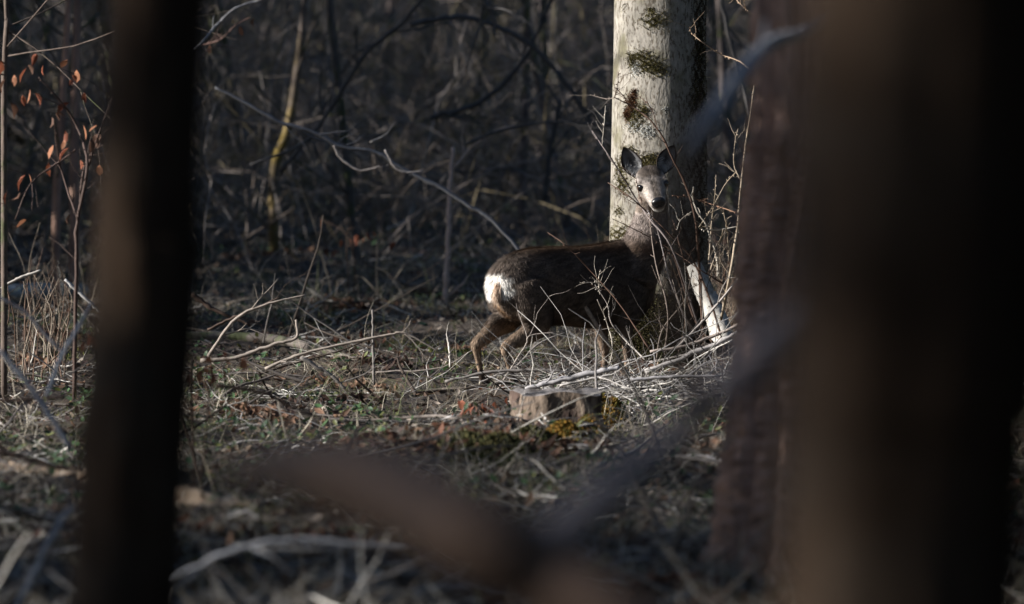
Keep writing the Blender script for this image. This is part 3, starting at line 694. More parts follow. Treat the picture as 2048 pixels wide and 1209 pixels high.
# ------------------------------------------------------------------ bare branches one can tell apart
PALE, GREY, DARK, RED, BLUE, TAN = (.30, .255, .215), (.20, .18, .165), (.075, .05, .038), (.17, .085, .06), (.17, .17, .182), (.38, .29, .20)
def stick(name, path, rad, col, label, cat='fallen branch', group=None, d=None, lift=0., twigs=0, tl=.25, side=.75, sides=7, mat_='twig', dds=None):
    if d is None: pts_ = [G(x, y, lift) for x, y in path]
    else:
        dd = dds if dds is not None else [d] * len(path)
        pts_ = [P(x, y, q) for (x, y), q in zip(path, dd)]
    rad = [q * .8 for q in rad]
    mb = MB(); c = tube(mb, pts_, rad, sides, col, max(8, len(path) * 6), .08, .25, jit=.2)
    o = mb.build(name, M[mat_], at=pts_[0]); tag(o, label, cat, group)
    for k in range(twigs):
        i = rng.integers(2, len(c) - 1); dd_ = nrm(c[i] - c[i - 1]); s = rng.normal(0, 1, 3) * np.array([1, .5, 1]); s = nrm(s - dd_ * np.dot(s, dd_))
        tb = MB(); r0 = np.interp(i / len(c), np.linspace(0, 1, len(rad)), rad) * .5
        grow(tb, c[i], nrm(dd_ + s * side), tl * rng.uniform(.4, 1.2), max(r0, .0015), 1, 2, .14, .0, tuple(np.array(col) * rng.uniform(.8, 1.1)), 5, .6)
        tb.build('twig', M[mat_], o)
    return o
FB = 'dead branches lying on the clearing floor'
stick('fallen_branch', [(415, 715), (470, 640), (530, 610), (612, 590)], [.012, .011, .008, .004], PALE, 'crooked pale branch rising from the brush to a thin tip', group=FB, d=43.2, twigs=3, tl=.2)
stick('fallen_branch', [(400, 722), (470, 716), (545, 690), (592, 676), (592, 640)], [.014, .013, .012, .010, .008], PALE, 'pale branch with a dark upturned broken end', group=FB, d=43.0, twigs=2)
stick('fallen_branch', [(530, 738), (600, 710), (680, 690), (780, 670), (812, 668), (880, 705)], [.010, .010, .009, .008, .006, .004], PALE, 'long thin arching branch that droops near the white stick', group=FB, d=42.8, twigs=4, tl=.2)
stick('fallen_branch', [(600, 715), (660, 750), (690, 778)], [.012, .012, .008], GREY, 'short thick grey stick slanting down beside the arching branch', group=FB, d=42.2, twigs=1)
stick('fallen_branch', [(385, 590), (430, 620), (500, 650)], [.016, .014, .008], DARK, 'dark slanting limb end beside the slim black trunk', group=FB, d=44.5)
stick('fallen_branch', [(415, 660), (480, 630), (560, 595)], [.009, .008, .004], DARK, 'dark thin twig crossing behind the crooked pale branch', group=FB, d=43.6, twigs=2)
stick('fallen_branch', [(430, 772), (520, 785), (580, 812), (632, 836)], [.012, .012, .010, .006], DARK, 'blurred dark branch slanting down over the reeds', group=FB, d=33, twigs=2, tl=.12)
stick('dead_stick', [(748, 770), (746, 690), (745, 620)], [.008, .0085, .007], GREY, 'thin upright dead stick with a snapped top in the clearing', 'stick', d=42.9, twigs=1, tl=.1)
stick('dead_stick', [(900, 735), (899, 700), (893, 668)], [.007, .009, .004], (.6, .56, .5), 'small bleached upright stick just behind the deer', 'stick', d=45.2, twigs=1, tl=.06)
stick('dead_stick', [(890, 615), (893, 545), (897, 460), (900, 380), (906, 296)], [.027, .026, .024, .021, .017], (.52, .41, .36), 'pinkish slim dead stem with a broken top behind the rump', 'dead stem', d=60, twigs=2, tl=.4)
stick('dead_branch', [(430, 175), (490, 205), (560, 245), (620, 262), (680, 292), (750, 305), (800, 335), (880, 375), (935, 410), (985, 442), (1060, 525), (1120, 600), (1150, 668)], [.010, .012, .014, .014, .015, .015, .016, .016, .015, .014, .013, .012, .011], BLUE, 'long bluish dead branch slanting across the dark middle distance', 'dead branch', d=54, twigs=4, tl=.5)
stick('dead_branch', [(668, 292), (680, 315), (715, 340), (745, 338), (760, 332)], [.010, .009, .009, .008, .005], (.36, .31, .28), 'pale hooked branch hanging under the long bluish one', 'dead branch', d=53.8, twigs=1, tl=.2)
stick('dead_branch', [(770, 300), (790, 335), (815, 345), (845, 342)], [.009, .009, .008, .005], (.34, .30, .28), 'short kinked twig under the long bluish branch', 'dead branch', d=53.9)
stick('dead_branch', [(740, 285), (770, 270), (790, 245)], [.008, .007, .003], (.36, .33, .31), 'small upturned twig above the long bluish branch', 'dead branch', d=54.1)
# blurred twigs in front, lower left
FT = 'out-of-focus dead branches at the lower left'
stick('dead_branch', [(-30, 670), (40, 750), (90, 820), (138, 895)], [.010, .011, .012, .013], (.46, .48, .53), 'pale blurred branch slanting down towards the slim dark trunk', 'dead branch', FT, d=31, twigs=1, tl=.1)
stick('dead_branch', [(182, 605), (150, 665), (120, 720), (92, 792)], [.008, .010, .011, .011], (.44, .48, .55), 'bluish blurred branch leaning against the slim dark trunk', 'dead branch', FT, d=32)
stick('dead_branch', [(0, 595), (50, 625), (90, 670), (125, 705)], [.008, .009, .009, .008], (.28, .27, .29), 'dim lilac branch crossing behind the bluish one', 'dead branch', FT, d=34)
stick('dead_branch', [(20, 1240), (70, 1140), (110, 1060), (145, 1010)], [.012, .012, .011, .009], (.40, .42, .46), 'grey blurred branch rising in the bottom corner', 'dead branch', FT, d=26)
stick('dead_branch', [(0, 802), (60, 800), (130, 795)], [.010, .010, .008], DARK, 'dark short branch level under the pale blurred one', 'dead branch', FT, d=33)
stick('dead_branch', [(-20, 905), (40, 915), (110, 935), (160, 940)], [.014, .013, .012, .010], DARK, 'dark blurred branch lying just above the rotten log', 'dead branch', FT, d=31)
stick('dead_branch', [(290, 1215), (350, 1160), (430, 1118), (520, 1088), (610, 1082), (700, 1090), (820, 1102)], [.010, .011, .011, .011, .011, .010, .008], (.15, .155, .17), 'slate grey curved branch low in front of the leaf litter', 'dead branch', d=25, twigs=2, tl=.16)
stick('dead_branch', [(520, 1100), (560, 1098), (640, 1100), (700, 1095)], [.008, .008, .007, .005], (.32, .30, .28), 'paler branch running just under the slate grey one', 'dead branch', d=25.6, twigs=1, tl=.12)
stick('dead_branch', [(672, 1200), (680, 1150), (678, 1095)], [.006, .007, .006], (.45, .44, .42), 'short whitish twig hanging from the slate grey branch', 'dead branch', d=25.7)
# brush pile in front of the deer
BP = 'branches heaped in front of the deer'
for path, rad, col, lab, d in (
    ([(1050, 778), (1100, 766), (1190, 746), (1238, 736)], [.010, .018, .02, .014], (.40, .38, .38), 'pale split branch lying in front of the deer with a dark underside', 42.6),
    ([(1120, 772), (1175, 760), (1226, 750)], [.008, .009, .006], (.46, .43, .40), 'thin bleached branch right below the split one', 42.4),
    ([(1290, 745), (1380, 710), (1450, 680), (1490, 655)], [.017, .016, .014, .010], (.42, .39, .37), 'pale grey branch rising beside the birch stub', 43.2),
    ([(1300, 705), (1380, 690), (1480, 650), (1540, 622)], [.010, .011, .011, .008], (.36, .30, .26), 'brownish branch parallel above the pale grey one', 43.8),
    ([(1350, 700), (1390, 660), (1430, 615), (1500, 530)], [.010, .009, .008, .005], (.38, .34, .31), 'steep thin branch crossing in front of the birch stub', 44.2),
    ([(1260, 760), (1330, 755), (1440, 752)], [.011, .011, .008], (.38, .36, .36), 'level grey branch at the foot of the heap', 42.0),
    ([(960, 765), (1030, 735), (1075, 690), (1130, 665)], [.007, .007, .006, .003], GREY, 'arched twig springing over the near hind leg', 43.9),
    ([(990, 790), (1020, 740), (1052, 690), (1060, 672), (1110, 665)], [.006, .006, .005, .004, .003], (.36, .31, .27), 'bent twig standing against the near hind leg', 43.8),
    ([(890, 765), (980, 745), (1100, 742), (1180, 752)], [.009, .010, .010, .006], GREY, 'thin grey stick across the hooves', 43.6)):
    stick('fallen_branch', path, rad, col, lab, group=BP, d=d, twigs=3, tl=.22)

# thorny shrub at right: individual stems seen against the trunk
shr = empty('thorny_shrub', G(1400, 735), 'tangled shrub of thin bare stems in front of the beech and birch stub', 'shrub')
def stem_part(path, rad, col, d=44.3, twigs=4, tl=.14, parent=shr, name='stem', dj=.25):
    pts_ = [P(x, y, d + rng.normal(0, dj * .3)) for x, y in path]; rad = [q * (.78 if parent is shr else 1) for q in rad]
    mb = MB(); c = tube(mb, pts_, rad, 6, col, len(path) * 5, .06, .35, jit=.15); o = mb.build(name, M['twig'], parent)
    for k in range(twigs):
        tb = MB(); i = rng.integers(2, len(c) - 1); dd_ = nrm(c[i] - c[i - 1]); s = rng.normal(0, 1, 3) * np.array([1, .4, 1]); s = nrm(s - dd_ * np.dot(s, dd_))
        grow(tb, c[i], nrm(dd_ + s * rng.uniform(.5, 1.2)), tl * rng.uniform(.25, 1.2), rad[-1] * .9, 1 if rng.random() < .3 else 0, 2, .14, .02, tuple(np.array(col) * rng.uniform(.8, 1.15)), 4, .6)
        tb.build('twig', M['twig'], o)
    tb = MB()
    for k in range(len(path) * 3):
        i = rng.integers(1, len(c) - 1); s = nrm(rng.normal(0, 1, 3)); p = c[i]
        tube(tb, [p, p + s * .006, p + s * .013], [.0015, .003, .0008], 4, tuple(np.array(col) * 1.1), 4, 0)
    bo = tb.build('buds', M['twig'], o); bo['kind'] = 'stuff'
    return o
B_ = (.10, .06, .042); T_ = (.36, .29, .21); W_ = (.48, .43, .36); G_ = (.22, .18, .15)
for path, rad, col in (
    ([(1410, 720), (1400, 560), (1392, 450), (1372, 372), (1345, 318), (1326, 276), (1298, 238), (1262, 212), (1228, 195)], [.010, .010, .009, .008, .007, .006, .004, .003], B_),
    ([(1229, 196), (1235, 170), (1237, 145)], [.004, .003, .002], B_), ([(1262, 213), (1245, 190), (1228, 175)], [.003, .0025, .002], B_), ([(1228, 196), (1212, 198), (1180, 190)], [.003, .002, .0015], G_),
    ([(1316, 262), (1306, 225), (1292, 205), (1274, 190)], [.003, .003, .0025, .0018], B_),
    ([(1450, 700), (1420, 600), (1385, 520), (1340, 470), (1300, 430), (1262, 396), (1216, 366)], [.008, .008, .007, .006, .005, .004, .003], B_),
    ([(1400, 660), (1345, 500), (1300, 440), (1272, 398), (1240, 345), (1210, 300), (1184, 262)], [.007, .007, .006, .006, .005, .004, .003], (.18, .15, .14)),
    ([(1204, 292), (1208, 250), (1211, 212)], [.003, .0025, .002], W_),
    ([(1284, 408), (1276, 380), (1272, 356)], [.003, .003, .002], B_),
    ([(1442, 640), (1462, 540), (1475, 450), (1482, 370), (1490, 300), (1502, 220), (1511, 150), (1516, 130)], [.010, .0095, .008, .007, .006, .005, .004, .003], T_),
    ([(1508, 148), (1480, 124), (1440, 108), (1405, 85), (1384, 68), (1380, 55)], [.004, .0038, .0035, .003, .0025, .0018], (.36, .26, .18)),
    ([(1480, 358), (1468, 330), (1470, 285), (1476, 258)], [.004, .0035, .003, .002], T_),
    ([(1518, 38), (1500, 24), (1480, 8), (1465, -10)], [.004, .004, .003, .003], (.36, .26, .18)),
    ([(1437, 553), (1432, 510), (1412, 450), (1395, 425), (1386, 395), (1387, 375)], [.008, .008, .007, .007, .006, .005], W_),
    ([(1398, 455), (1425, 415), (1450, 370), (1474, 342)], [.004, .004, .003, .002], T_),
    ([(1345, 392), (1380, 395), (1420, 408), (1470, 425), (1500, 440)], [.004, .004, .004, .003, .002], (.24, .14, .09)),
    ([(1404, 460), (1440, 460), (1480, 452), (1500, 448)], [.005, .005, .004, .003], W_),
    ([(1480, 450), (1492, 470), (1501, 490)], [.004, .003, .002], W_),
    ([(1418, 520), (1424, 440), (1430, 390), (1432, 350)], [.004, .004, .003, .002], T_),
    ([(1458, 520), (1455, 470), (1447, 420)], [.004, .004, .003], T_),
    ([(1354, 460), (1362, 440), (1383, 424)], [.004, .003, .002], W_),
    ([(1380, 560), (1362, 500), (1350, 455), (1345, 440)], [.004, .004, .003, .002], B_),
    ([(1421, 540), (1438, 490), (1446, 460)], [.004, .004, .003], T_),
    ([(1330, 710), (1335, 620), (1310, 520), (1298, 425)], [.005, .005, .004, .003], (.30, .24, .2)),
    ([(1380, 660), (1340, 560), (1318, 470), (1300, 430), (1296, 424)], [.006, .005, .004, .003], (.26, .23, .22)),
    ([(1430, 690), (1390, 640), (1350, 520), (1330, 500)], [.006, .006, .005, .003], B_),
    ([(1480, 590), (1450, 570), (1400, 540), (1350, 505), (1290, 470), (1225, 438)], [.005, .005, .004, .003, .003, .002], B_),
    ([(1210, 760), (1225, 700), (1215, 650), (1195, 600)], [.004, .004, .003, .002], W_),
    ([(1290, 720), (1250, 680), (1222, 645), (1215, 610), (1190, 570)], [.005, .005, .004, .003, .002], (.40, .36, .32)),
    ([(1300, 700), (1240, 610), (1170, 530), (1130, 490), (1095, 465)], [.005, .004, .004, .003, .002], B_),
    ([(1230, 592), (1200, 568), (1160, 566)], [.003, .003, .002], W_),
    ([(1200, 590), (1197, 560), (1201, 540)], [.003, .002, .0015], W_),
    ([(1420, 740), (1400, 690), (1360, 610), (1345, 560)], [.006, .005, .005, .003], G_),
    ([(1310, 740), (1325, 660), (1370, 600), (1385, 540)], [.006, .005, .004, .003], G_),
    ([(1350, 730), (1370, 650), (1365, 590), (1340, 520)], [.005, .005, .004, .003], (.20, .14, .10))):
    stem_part(path, rad, col, 44.35)
mb = MB()                                        # the fine tangle of the shrub, too small to pick apart
N_ = 800; base = np.array([G(x, 735) for x in (1290, 1330, 1370, 1410, 1450, 1490)])[rng.integers(0, 6, N_)] + rng.normal(0, 1, (N_, 3)) * [.16, .35, .0]
cols = np.array([B_, T_, G_, (.2, .12, .08), (.3, .24, .18)])[rng.integers(0, 5, N_)] * rng.uniform(.6, 1.1, (N_, 1))
pp = many_tubes(mb, base, np.stack([rng.normal(-.1, .42, N_), rng.normal(0, .25, N_), rng.uniform(.5, 1, N_)], 1), rng.uniform(.2, 1.0, N_), rng.uniform(.001, .0028, N_), cols, .5, 7, 4)
k = rng.integers(2, 6, N_); many_tubes(mb, pp[np.arange(N_), k], rng.normal(0, 1, (N_, 3)) * [1, .6, .7] + [0, 0, .4], rng.uniform(.05, .25, N_), rng.uniform(.001, .002, N_), cols, .5, 5, 3)
tag(mb.build('fine_stems', M['twig'], shr), kind='stuff')

# ------------------------------------------------------------------ leafy sapling and shoots at left
def leaf_mesh(col, curl):
    mb = MB(); v = [(0, 0, 0), (.3, -.24, .06), (.3, 0, -.03), (.3, .24, .06), (.65, -.27, .05), (.65, 0, -.05), (.65, .27, .09), (1, 0, -.12), (-.12, 0, .03)]
    mb.add(v, [(1, 4, 5, 2), (2, 5, 6, 3)], [(0, 1, 2), (0, 2, 3), (4, 7, 5), (5, 7, 6), (8, 0, 2)], col); mb.v[0][:, 2] *= curl; mb.v[0][:, 2] -= .25 * (curl - .5) * mb.v[0][:, 0] ** 2; me = mb.mesh('leaf'); me.materials.append(M['leaf']); return me
LEAVES = [leaf_mesh(c, k) for c, k in (((.32, .105, .055), 1.), ((.21, .07, .04), 1.5), ((.34, .15, .08), .5), ((.14, .075, .05), 1.9))]
def hang_leaf(p, size, parent, origin):
    o = bpy.data.objects.new('leaf', LEAVES[rng.integers(0, 4)]); COL.objects.link(o); o.parent = parent; o.location = np.asarray(p) - origin
    o.rotation_euler = (rng.uniform(-.8, .8), rng.uniform(.4, 1.9), rng.uniform(0, 6.28)); o.scale = (size, size * rng.uniform(.6, 1.2), size)
    return o
sap0 = np.array([(150 - 1024) / KPX * 40.5, 40.5, 0]); sap0[2] = float(gz(sap0[0], 40.5))
sap = empty('beech_sapling', sap0, 'slender dark beech sapling with withered red-brown leaves next to the slim dark trunk', 'sapling')
for path, rad in (([(148, 800), (152, 560), (155, 440), (175, 330), (150, 245), (110, 190), (78, 155)], [.012, .010, .009, .008, .006, .004, .003]), ([(175, 335), (200, 260), (225, 190)], [.005, .004, .002]), ([(155, 440), (120, 330), (108, 240)], [.005, .004, .002]),
                  ([(158, 420), (165, 350), (180, 310), (205, 290)], [.005, .004, .003, .002]), ([(152, 300), (110, 330), (60, 370), (30, 440)], [.004, .004, .003, .002])):
    stem_part(path, rad, (.09, .06, .05), 40.5, 4, .3, sap)
for (x, y) in [(8, 158), (2, 120), (48, 190), (60, 178), (70, 186), (78, 192), (56, 135), (62, 130), (85, 130), (112, 215), (118, 225), (108, 235), (140, 205), (148, 160), (152, 140), (143, 150), (100, 290), (125, 280), (140, 295), (190, 272), (196, 268), (180, 278), (48, 348), (44, 385), (52, 350), (10, 385), (95, 325),
               (170, 250), (160, 320), (128, 260), (205, 250), (75, 108), (30, 150), (135, 120), (165, 185), (20, 205), (200, 330), (60, 440), (135, 430)]:
    hang_leaf(P(x + rng.normal(0, 4), y, 40.5 + rng.normal(0, .15)), rng.uniform(.04, .085), sap, sap0)
# leafy twig at the top, reaching in past the slim trunk
tw0 = P(330, 150, 38); twg = empty('leafy_branch', tw0, 'grey twig with three hanging brown leaves reaching past the slim dark trunk at the top', 'branch')
for path, rad, col in (([(330, 160), (400, 92), (430, 55), (470, 18), (520, 0), (560, -20)], [.007, .006, .005, .004, .004, .003], (.34, .33, .34)), ([(400, 92), (440, 80), (470, 52), (500, 35)], [.003, .003, .0025, .002], (.2, .12, .1)), ([(330, 210), (420, 100), (470, 95)], [.004, .003, .002], (.2, .15, .13))):
    stem_part(path, rad, col, 38, 2, .12, twg, 'stem')
for (x, y, s) in ((509, 36, .045), (480, 52, .05), (420, 92, .04), (405, 98, .04), (462, 40, .022)): hang_leaf(P(x, y, 38), s, twg, tw0)
# two slim reddish stems high up at left and the lichen sapling
def young_tree(name, path, rad, d, mat_, label, group=None, crown=True, col=(1, 1, 1), twigs=3):
    pts_ = [P(x, y, d) for x, y in path]; gp = pts_[0].copy(); gp[2] = float(gz(gp[0], d)) - .03
    pts_ = [gp] + pts_; top = pts_[-1] + (pts_[-1] - pts_[-2]) / max(pts_[-1][2] - pts_[-2][2], .1) * 2.2; pts_.append(top)
    root = empty(name, gp, label, 'tree', group)
    mb = MB(); c = tube(mb, pts_, list(rad) + [rad[-1] * .5], 9, col, 30, .05, .0); mb.build('trunk', M[mat_], root)
    cb = MB()
    for k in range(twigs + 4):
        i = rng.integers(8, 29); dd_ = nrm(c[i] - c[i - 1]); s = nrm(rng.normal(0, 1, 3) * [1, 1, .4])
        grow(cb, c[i], nrm(dd_ * .6 + s), rng.uniform(.5, 1.6), rad[-1] * .35, 1, 3, .12, .02, col, 5)
    cb.build('crown', M['bark'], root)
    return root
young_tree('young_tree', [(112, 430), (122, 250), (132, 100), (139, -10)], [.035, .032, .028, .024], 62, 'ridged', 'slim reddish stem above the withered leaves, thinner of a close pair')
young_tree('young_tree', [(148, 430), (150, 250), (153, 100), (156, -10)], [.040, .038, .033, .03], 63, 'ridged', 'slim grey-pink stem above the withered leaves, thicker of a close pair')
young_tree('young_tree', [(8, 230), (10, 120), (14, 40), (12, -10)], [.016, .015, .013, .012], 42, 'bark', 'thin pale stem at the edge of the picture with one red leaf', col=(1.1, 1.0, .95))
young_tree('young_tree', [(548, 345), (575, 260), (592, 160), (602, 80), (610, -10)], [.042, .038, .034, .03, .026], 69, 'lichen', 'slanting sapling coated in yellow lichen in the dark wood')
# dense brown shoots at left
sh0 = G(95, 640); shoots = empty('coppice_shoots', sh0, 'dense clump of thin upright brown shoots in front of the pale sawn log', 'shrub')
mb = MB()
N_ = 46
for k in range(N_):
    x = rng.normal(92, 30); y0 = rng.uniform(640, 800); h = rng.uniform(90, 250); d = 1.65 * KPX / (y0 - 150)
    stem_part([(x, y0), (x + rng.normal(0, 8), y0 - h * .3), (x + rng.normal(0, 16), y0 - h * .65), (x + rng.normal(0, 26), y0 - h)], [.0042, .0036, .0028, .0014], tuple(np.array([(.13, .08, .055), (.26, .21, .16), (.10, .07, .05)][rng.integers(0, 3)])), d, 0, .1, shoots, 'shoot')
stick('fallen_branch', [(2, 576), (40, 556), (80, 542)], [.009, .010, .008], (.42, .39, .35), 'bleached stick propped over the pale sawn log', group=FB, d=43.5)
stick('fallen_branch', [(130, 560), (165, 592), (200, 625)], [.009, .012, .007], (.40, .39, .38), 'bleached stick slanting from the sawn log to the slim trunk', group=FB, d=43.4)

# ------------------------------------------------------------------ bare young trees of the shaded wood
WOOD = 'bare young trees in the shaded far wood'
spec = [(700, 66, .03), (430, 96, .08), (760, 92, .05), (860, 105, .08), (930, 84, .04), (1020, 72, .03), (1075, 80, .04), (1130, 100, .06), (1160, 72, .03), (1205, 104, .09), (650, 108, .09), (480, 84, .04),
        (60, 92, .07), (240, 84, .05), (195, 100, .08), (20, 76, .04), (1460, 80, .05), (1430, 96, .07), (1500, 70, .035), (820, 125, .12), (980, 130, .12), (530, 125, .12), (1100, 135, .13), (720, 140, .13), (100, 130, .12), (-250, 90, .1), (2300, 95, .12)]
seen_lab = set()
def zone(x):
    for lim, w in ((150, 'past the withered sapling'), (330, 'behind the slim dark trunk'), (560, 'just past the slim dark trunk'), (680, 'behind the lichen sapling'), (900, 'over the middle of the clearing'), (1040, 'above the deer rump'), (1230, 'next to the lit beech'), (9999, 'between the beech and the furrowed trunk')):
        if x < lim: return w
for x, d, r in spec:
    gp = np.array([(x - 1024) / KPX * d, d, 0]); gp[2] = float(gz(gp[0], d)) - .05
    lean_w = ''
    lab = ('thin dim sapling' if r < .045 else ('dim bare young tree' if r < .085 else 'dark thick trunk')) + ' blurred in the far wood ' + zone(x)
    if lab in seen_lab: lab = 'fainter ' + lab.replace('blurred ', '')
    seen_lab.add(lab)
    root = empty('far_tree', gp, lab, 'tree', WOOD)
    h = 9 + 60 * r + rng.uniform(0, 2); lean = rng.normal(0, .04 if r > .05 else .10, 2)
    pts_ = [gp + np.array([lean[0] * t * h + .12 * math.sin(t * 5 + x), lean[1] * t * h, h * t]) for t in (0, .12, .25, .5, .75, 1)]
    mb = MB(); tone = rng.uniform(.8, 1.3); cc = np.array([1, rng.uniform(.95, 1.05), rng.uniform(.9, 1.1)]) * tone
    c = tube(mb, pts_, [r * 1.15, r, r * .9, r * .6, r * .15], 10, cc, 40, .04); mb.build('trunk', M['bark'], root)
    cb = MB()
    for k in range(12):
        i = int(rng.integers(4, 39)) if k > 4 else int(rng.integers(3, 14)); s = nrm(rng.normal(0, 1, 3) * [1, 1, .25] + [0, 0, .3])
        grow(cb, c[i], s, rng.uniform(.8, 2.4), max(r * .22, .008), 1, 4, .15, .03, cc, 5)
    cb.build('crown', M['bark'], root)
# crossing leaning poles between them
LP = 'leaning bare poles crossing in the shaded wood'
for path, r, d, lab in (([(560, 345), (640, 250), (730, 110), (800, 50), (860, -20)], .022, 62, 'leaning dim pole with a pale glint rising past the lichen sapling'), ([(860, 235), (960, 205), (1040, 130), (1110, -10)], .025, 66, 'blurred pole leaning right high above the deer rump'),
                        ([(820, 50), (900, 35), (970, 45), (1060, 90), (1130, 165), (1180, 240), (1230, 300)], .024, 64, 'arching blurred branch that bends down to the beech'), ([(960, -10), (985, 30), (990, 70)], .022, 60, 'short hanging blurred limb at the top between the poles'),
                        ([(930, 290), (1000, 262), (1100, 245), (1230, 250)], .014, 60, 'thin blurred branch level behind the deer head'), ([(1090, 400), (1100, 300), (1120, 200)], .030, 66, 'upright blurred broken stem left of the beech'),
                        ([(640, 230), (700, 120), (740, 90)], .016, 70, 'faint short pole beside the lichen sapling'), ([(860, 332), (930, 344), (1010, 338), (1120, 350), (1230, 340)], .016, 70, 'thin level blurred branch low behind the beech'),
                        ([(500, 330), (580, 300), (640, 262)], .012, 58, 'faint twig at the foot of the lichen sapling'), ([(1440, -10), (1470, 120), (1510, 260)], .02, 60, 'blurred dim branch between the beech and the furrowed trunk')):
    stick('leaning_pole', path, [r, r * .9, r * .7], tuple(np.array((.10, .092, .088)) * rng.uniform(.7, 1.3)), lab, 'branch', LP, d=d, twigs=3, tl=.8)
# brush of the far wood, one mass
mb = MB(); N_ = 3600
yy = 70 + 65 * rng.random(N_) ** 1.3; xx = (rng.uniform(-700, 2700, N_) - 1024) / KPX * yy
st_ = np.stack([xx, yy, gz(xx, yy)], 1)
cl = np.array([(.13, .10, .08), (.085, .068, .056), (.19, .16, .135), (.11, .09, .055), (.075, .08, .05)])[rng.integers(0, 5, N_)] * rng.uniform(.7, 1.6, (N_, 1))
LL = rng.gamma(2., .36, N_) + .15
pp = many_tubes(mb, st_, np.stack([rng.normal(0, .5, N_), rng.normal(0, .4, N_), rng.uniform(.25, 1, N_)], 1), LL, rng.uniform(.003, .012, N_), cl, .7, 8, 4, droop=.5)
for r in range(3):
    k = rng.integers(2, 8, N_); many_tubes(mb, pp[np.arange(N_), k], rng.normal(0, 1, (N_, 3)) + [0, 0, .3], LL * rng.uniform(.15, .5, N_), rng.uniform(.002, .005, N_), cl, .6, 5, 3)
N_ = 4200; yy = 66 + 66 * rng.random(N_) ** .8; xx = (rng.uniform(-400, 2500, N_) - 1024) / KPX * yy
cl = np.array([(.24, .20, .175), (.15, .12, .10), (.32, .275, .245), (.18, .145, .085)])[rng.integers(0, 4, N_)] * rng.uniform(.7, 1.4, (N_, 1))
LL = rng.uniform(1.2, 4.2, N_); pp = many_tubes(mb, np.stack([xx, yy, gz(xx, yy)], 1), np.stack([rng.normal(0, .55, N_), rng.normal(0, .4, N_), rng.uniform(.5, 1, N_)], 1), LL, rng.uniform(.004, .011, N_), cl, .8, 9, 4, droop=.7)
for r in range(4):
    k = rng.integers(3, 9, N_); many_tubes(mb, pp[np.arange(N_), k], rng.normal(0, 1, (N_, 3)), LL * rng.uniform(.12, .4, N_), rng.uniform(.002, .005, N_), cl, .7, 5, 3)
tag(mb.build('far_brush', M['twig']), 'tangle of blurred bare brushwood filling the far wood', 'undergrowth', kind='stuff')

# ------------------------------------------------------------------ ground cover
def scatter(n, y0=23.5, y1=92, x0=-420, x1=2470, power=1.6):
    y = y0 * (1 + rng.random(n) ** power * (y1 / y0 - 1)) if power else rng.uniform(y0, y1, n)
    x = (rng.uniform(x0, x1, n) - 1024) / KPX * y
    return x, y
def clumped(n, nc, rad, **kw):
    cx, cy = scatter(nc, **kw); k = rng.integers(0, nc, n); r = np.abs(rng.normal(0, rad, n)); a = rng.uniform(0, 6.283, n)
    return cx[k] + r * np.cos(a), cy[k] + r * np.sin(a), k
def clear_of_stump(x, y): return ((x - sc[0]) ** 2 + (y - sc[1]) ** 2 > (sR * .95) ** 2) & ~((np.abs(x - sc[0] + .05) < sR * .9) & (y < sc[1]) & (y > sc[1] - .7) & (rng.random(np.shape(x)) < .93)) & ~((x > -.32) & (x < .12) & (y > 43.2) & (y < 44.9) & (rng.random(np.shape(x)) < .8))
# fallen leaves
n = 60000; x, y = scatter(n, power=1.5); ok = clear_of_stump(x, y); x, y = x[ok], y[ok]; n = len(x)
LC = np.array([(.10, .06, .04), (.16, .095, .06), (.07, .045, .035), (.22, .16, .11), (.09, .055, .05), (.40, .33, .27), (.055, .045, .038)])
mb = MB(); leaf_cards(mb, np.stack([x, y, gz(x, y) + rng.uniform(.003, .03, n)], 1), np.stack([rng.normal(0, .6, n), rng.normal(0, .6, n), np.ones(n)], 1), rng.uniform(.014, .034, n), LC[rng.integers(0, 7, n)] * rng.uniform(.5, 1.2, (n, 1)))
n = 9000; x, y, k = clumped(n, 150, .22, y0=25, y1=70, power=1.2); ok = clear_of_stump(x, y); x, y, k = x[ok], y[ok], k[ok]; n = len(x)
leaf_cards(mb, np.stack([x, y, gz(x, y) + rng.uniform(.005, .05, n)], 1), np.stack([rng.normal(0, .8, n), rng.normal(-.2, .8, n), np.ones(n)], 1), rng.uniform(.022, .045, n), np.array([(.17, .075, .045), (.11, .06, .04), (.24, .14, .09), (.075, .045, .035)])[rng.integers(0, 4, 150)][k] * rng.uniform(.5, 1.3, (n, 1)), .55, .8)
tag(mb.build('leaf_litter', M['leaf']), 'brown and tan fallen leaves covering the forest floor', 'leaf litter', kind='stuff')
# twig litter
n = 12000; x, y, _k = clumped(n, 900, .28, power=1.6); ok = clear_of_stump(x, y); x, y = x[ok], y[ok]; n = len(x)
TC = np.array([(.22, .20, .185), (.46, .43, .38), (.10, .085, .075), (.42, .40, .39), (.06, .048, .04), (.74, .70, .64)])
mb = MB(); dirs = np.stack([rng.normal(0, 1, n), rng.normal(0, .8, n), rng.normal(.05, .22, n)], 1)
many_tubes(mb, np.stack([x, y, gz(x, y) + rng.uniform(.0, .05, n)], 1), dirs, rng.gamma(2.2, .075, n) + .04, np.abs(rng.normal(.0005, .0032, n)) + .0012, TC[rng.integers(0, 6, n)] * rng.uniform(.5, 1.1, (n, 1)), .5, 6, 4, droop=.1)
n = 8000; x, y = scatter(n, power=1.5); ok = clear_of_stump(x, y); x, y = x[ok], y[ok]; n = len(x)
many_tubes(mb, np.stack([x, y, gz(x, y) + rng.uniform(.0, .04, n)], 1), np.stack([rng.normal(0, 1, n), rng.normal(0, .8, n), rng.normal(.15, .35, n)], 1), rng.uniform(.08, .42, n), rng.uniform(.001, .0024, n), TC[rng.integers(0, 6, n)] * rng.uniform(.5, 1.1, (n, 1)), .7, 6, 3, droop=.2)
